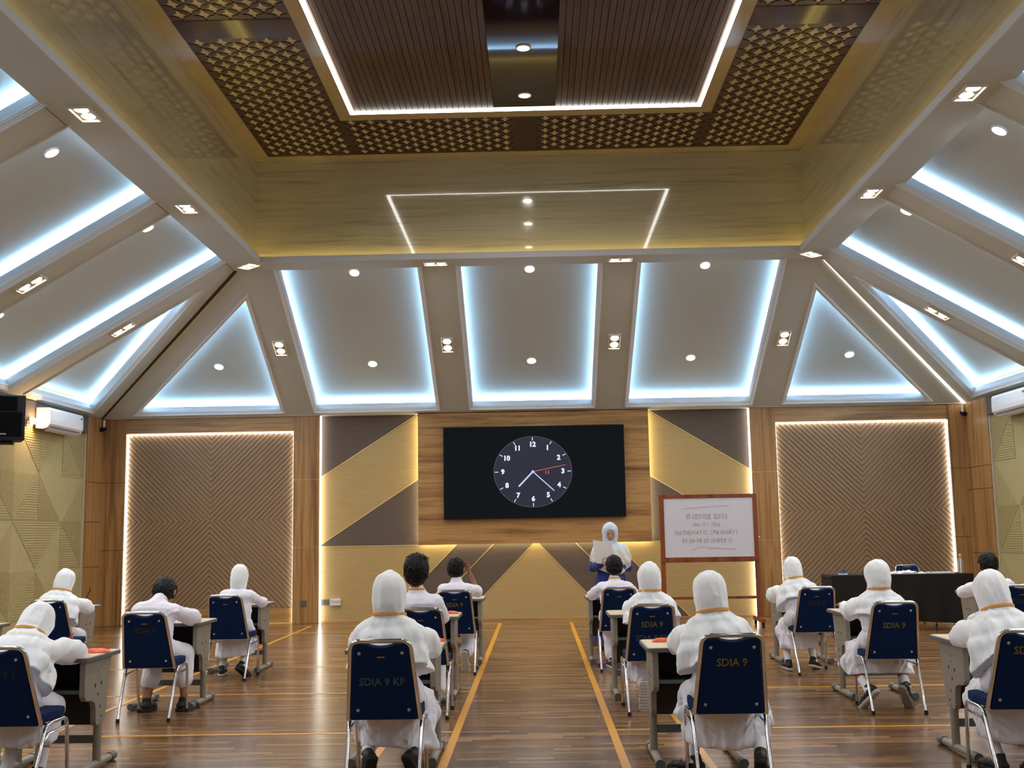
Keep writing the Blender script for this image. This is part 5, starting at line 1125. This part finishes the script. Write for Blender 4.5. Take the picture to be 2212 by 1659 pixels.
person(8, 'boy with visible ears in white shirt, back row in front of the standing woman', B, .815, CY[8], s=1.01, lean=8, side=0, hp=4, armL=((-.14, .50, .745), (-.235, .30, .74, 0)), armR=((.14, .50, .745), (.235, .3, .74, 0)), long_sleeve=True, feet=(((-.05, .02, .085), 4, 0), ((.16, .2, .085), -8, 0)), shoes=('sole_w', 'sole_b'))
person(9, 'pupil in white headscarf cape with one sole turned back, middle right of the aisle', G, .92, CY[9], s=1.0, lean=7, side=-1, hp=0, cape=.20, feet=(((-.09, -.10, .185), -6, 74), ((.18, .20, .085), -6, 0)), shoes=('sole_w', 'sole_b'))
person(10, 'pupil in white headscarf and yellow lanyard leaning left, nearest right of the aisle', G, 1.06, CY[10], s=1.04, lean=12, side=-5, hp=4, armL=((-.14, .52, .745), (-.22, .36, .725, 0)), cape=.23, feet=(((-.16, .20, .085), 40, 0), ((.20, .0, .14), -14, 35)))
person(11, 'pupil in white headscarf leaning left over the back-row desk by the right pillar', G, 2.66, CY[11], s=.98, lean=14, side=-7, hp=8, hturn=-8, armL=((-.12, .54, .74), (-.24, .34, .73, 0)), cape=.20, skirt_z=.22, feet=(((-.14, .12, .085), 0, 0), ((.12, .14, .10), -34, 12)), shoes=('sole_w', 'sole_w'))
person(12, 'pupil in white headscarf with both hands raised over the middle-row right desk', G, 2.74, CY[12], s=.99, lean=5, side=-1, hp=2, hturn=-24, armL=((-.19, .40, .775), (-.21, .16, .72, 0)), armR=((-.10, .43, .79), (.02, .22, .76, 0)), hand_curl=1.25, cape=.17, skirt_z=.24, feet=(((-.15, -.04, .155), 30, 42), ((.15, -.06, .165), -42, 52)), shoes=('sole_w', 'sole_g'), h=.0075)
person(13, 'boy with short black hair leaning his elbow on the far right back-row desk', B, 4.54, CY[13], s=1.02, lean=16, side=-3, hp=8, hturn=6, armL=((-.05, .54, .76), (-.23, .40, .735, 0)), armR=((.16, .5, .76), (.28, .4, .75, 0)), lanyard=False)
person(14, 'pupil in white headscarf leaning on the left elbow at the right picture edge', G, 2.75, CY[14], s=1.04, lean=20, side=-5, hp=6, armL=((-.06, .56, .745), (-.16, .42, .735, 0)), cape=.25, skirt_z=.20, feet=(((-.10, .10, .085), 10, 0), ((.08, .04, .105), -6, 15)))
tool('red pencil held over the nearest desk at the left picture edge', 'pencil', (-2.90, 7.05, .845), (-2.985, 7.03, .755), .004, M['red'])
tool('black pen held by the far left pupil beside the relief wall', 'pen', (-4.67, 11.75, .915), (-4.72, 11.74, .80), .005, M['eye_d'], 'pen')
# ---------------------------------------------------------------- the standing woman
def woman():
    e = empty('person', (.90, 13.92, 0), math.pi+.12); tag(e, 'standing woman in royal blue dress, pale blue headscarf and glasses reading from papers', 'person')
    N = V3(0, .0, 1.26); hc = V3(0, .03, 1.405); R = rotm(math.radians(14), math.radians(-6)); s = 1.0
    SL, SR = V3(-.155, 0, 1.195), V3(.155, 0, 1.195); WR = V3(.155, .215, 1.035); ER = V3(.215, .01, .985); WL = V3(-.05, .19, .99); EL = V3(-.225, -.005, .985)
    f = SDF((-.40, -.25, 0), (.40, .45, 1.56), .0068)
    f.loft([(V3(0, 0, .80), .15, .10), (V3(0, 0, .98), .125, .09), (V3(0, 0, 1.16), .15, .09), (V3(0, 0, 1.23), .10, .06)], k=.03); f.cone(N-V3(0, 0, .03), hc-V3(0, .01, .05), .045, .042, .03); head_shape(f, hc, R, s, False)
    f.chain([SR, ER, WR], [.042, .034, .021], .02); f.chain([SL, EL, WL], [.042, .034, .021], .02)
    hand(f, WR, (-.15, .35, .75), (-.8, .1, .2), 1, .95, .98); hand(f, WL, (.75, .25, .2), (0, -1, .2), 1, .8, .95)
    for sx in (-1, 1): f.chain([V3(sx*.08, 0, .80), V3(sx*.085, .01, .43), V3(sx*.09, -.01, .07), V3(sx*.095, .12, .03)], [.075, .05, .03, .025], .02)
    body = link('body', f.mesh('body', M['skin2']), e); face_parts(e, hc, R, s, body, .34)
    f = SDF((-.45, -.32, .01), (.45, .42, 1.32), .0085)
    f.loft([(V3(0, 0, 1.25), .10, .07), (V3(0, 0, 1.20), .165, .10), (V3(0, 0, 1.02), .155, .125), (V3(0, 0, .82), .185, .145), (V3(0, 0, .40), .215, .175), (V3(0, 0, .05), .25, .20)], k=.02)
    f.chain([SR, ER, ER+(WR-ER)*.92], [.056, .052, .046], .03); f.chain([SL, EL, EL+(WL-EL)*.92], [.056, .052, .046], .03)
    X, Y, Z = f.grid(); an = np.arctan2(Y, X); f.F += (np.clip((1.0-Z)/.9, 0, 1)*.014*np.sin(an*11+1.2*np.sin(Z*6))).astype(np.float32); f.wrinkle(.006, (12, 12, 5), 3); f.cut((0, 0, .05), (0, 0, -1)); link('dress', f.mesh('dress', M['blue']), e)
    t = NT('pale_blue_patterned_scarf'); v = t.obj_coords(); n = t.noise(v, 34, 3, .6, 1.2); n2 = t.noise(v, 3, 1)
    sp = t.n.new('ShaderNodeSeparateXYZ'); t.link(v, sp.inputs[0]); lo_ = t.math('MULTIPLY', t.math('SUBTRACT', 1.30, sp.outputs[2]), 1.1)
    g = t.ramp(t.math('ADD', t.math('MULTIPLY', n, .55), t.math('MINIMUM', t.math('MAXIMUM', lo_, -.05), .16)), [(.26, srgb(196, 214, 234)), (.38, srgb(206, 218, 230)), (.46, srgb(216, 208, 198)), (.56, srgb(178, 172, 166))]); t.link(g, t.b.inputs['Base Color']); t.b.inputs['Roughness'].default_value = .8; t.bump(n, .3, .01)
    f = SDF((-.32, -.32, .78), (.32, .34, 1.60), .007)
    f.ell(hc+R@V3(0, -.012, .008), V3(.098, .112, .118), R.T, .01); f.ell(hc+R@V3(0, -.005, -.07), V3(.086, .095, .06), R.T, .03)
    f.loft([(hc-V3(0, .0, .06), .085, .085), (N+V3(0, 0, .01), .088, .088), (V3(0, 0, 1.215), .175, .115), (V3(0, .0, 1.15), .222, .145), (V3(0, .01, 1.04), .250, .175), (V3(0, .02, .88), .21, .18)], k=.02)
    X, Y, Z = f.grid(); an = np.arctan2(Y, X); f.F += (np.clip((1.26-Z)/.2, 0, 1)*.009*np.sin(an*9+2*np.sin(Z*12))+.003*np.sin(Z*70+4*np.sin(an*2))*np.clip((Z-1.2)/.1, 0, 1)).astype(np.float32); f.wrinkle(.004, (18, 18, 3.5), 7, False, zfade=(1.40, 1.25))
    f.F = np.maximum(f.F, ((.985+.28*np.clip(np.abs(X+.03)-.02, 0, 1)-.10*np.clip(Y, -.2, .2)/.2)-Z).astype(np.float32)*.8)
    for a_, b_ in ((SR, ER), (SL, EL)): f.chain([a_+V3(0, 0, .004), a_+(b_-a_)*.45], [.068, .074], .03)
    f.ell(hc+R@V3(0, .140, -.018), V3(.064, .092, .094), R.T, .006, True); link('headscarf', f.mesh('headscarf', t.m), e)
    L = lambda *a: tuple(hc+R@V3(*a)); gl = MB()
    for sx in (-1, 1): gl.tube([L(sx*.030+.019*math.cos(a), .094, .004+.0165*math.sin(a)) for a in np.linspace(0, 2*math.pi, 21)[:-1]], .0009, 6, closed=True); gl.tube([L(sx*.049, .094, .008), L(sx*.066, .06, .012), L(sx*.072, .03, .010)], .0009, 5)
    gl.tube([L(-.010, .099, .008), L(0, .102, .010), L(.010, .099, .008)], .0013, 5); gl.build('glasses', M['belt'], e, True)
    for sx, yw in ((-1, 8), (1, -8)):
        shoe(e, V3(sx*.09, -.01, .085), math.radians(-yw), 0, .95)
woman()
# papers in her hand
e = empty('exam_papers', (.80, 13.62, 1.165)); tag(e, 'white sheets of paper held up by the standing woman', 'paper')
m = MB(); nx = 8
for k, (dz, off) in enumerate(((0, 0), (.004, .006))):
    v = []; 
    for i in range(nx+1):
        for j in range(nx+1):
            u, w = i/nx-.5, j/nx-.5; v.append((u*.215+w*-.035+off, -.03*u+dz*1.0+.018*math.cos(u*3)+.02*w*w, w*.275-u*.035-off*.5))
    m.add(v+[(a, b+.0012, c) for a, b, c in v], [(i*(nx+1)+j, (i+1)*(nx+1)+j, (i+1)*(nx+1)+j+1, i*(nx+1)+j+1) for i in range(nx) for j in range(nx)]+[(i*(nx+1)+j+(nx+1)**2, i*(nx+1)+j+1+(nx+1)**2, (i+1)*(nx+1)+j+1+(nx+1)**2, (i+1)*(nx+1)+j+(nx+1)**2) for i in range(nx) for j in range(nx)])
m.build('sheet', M['paper'], e, True)
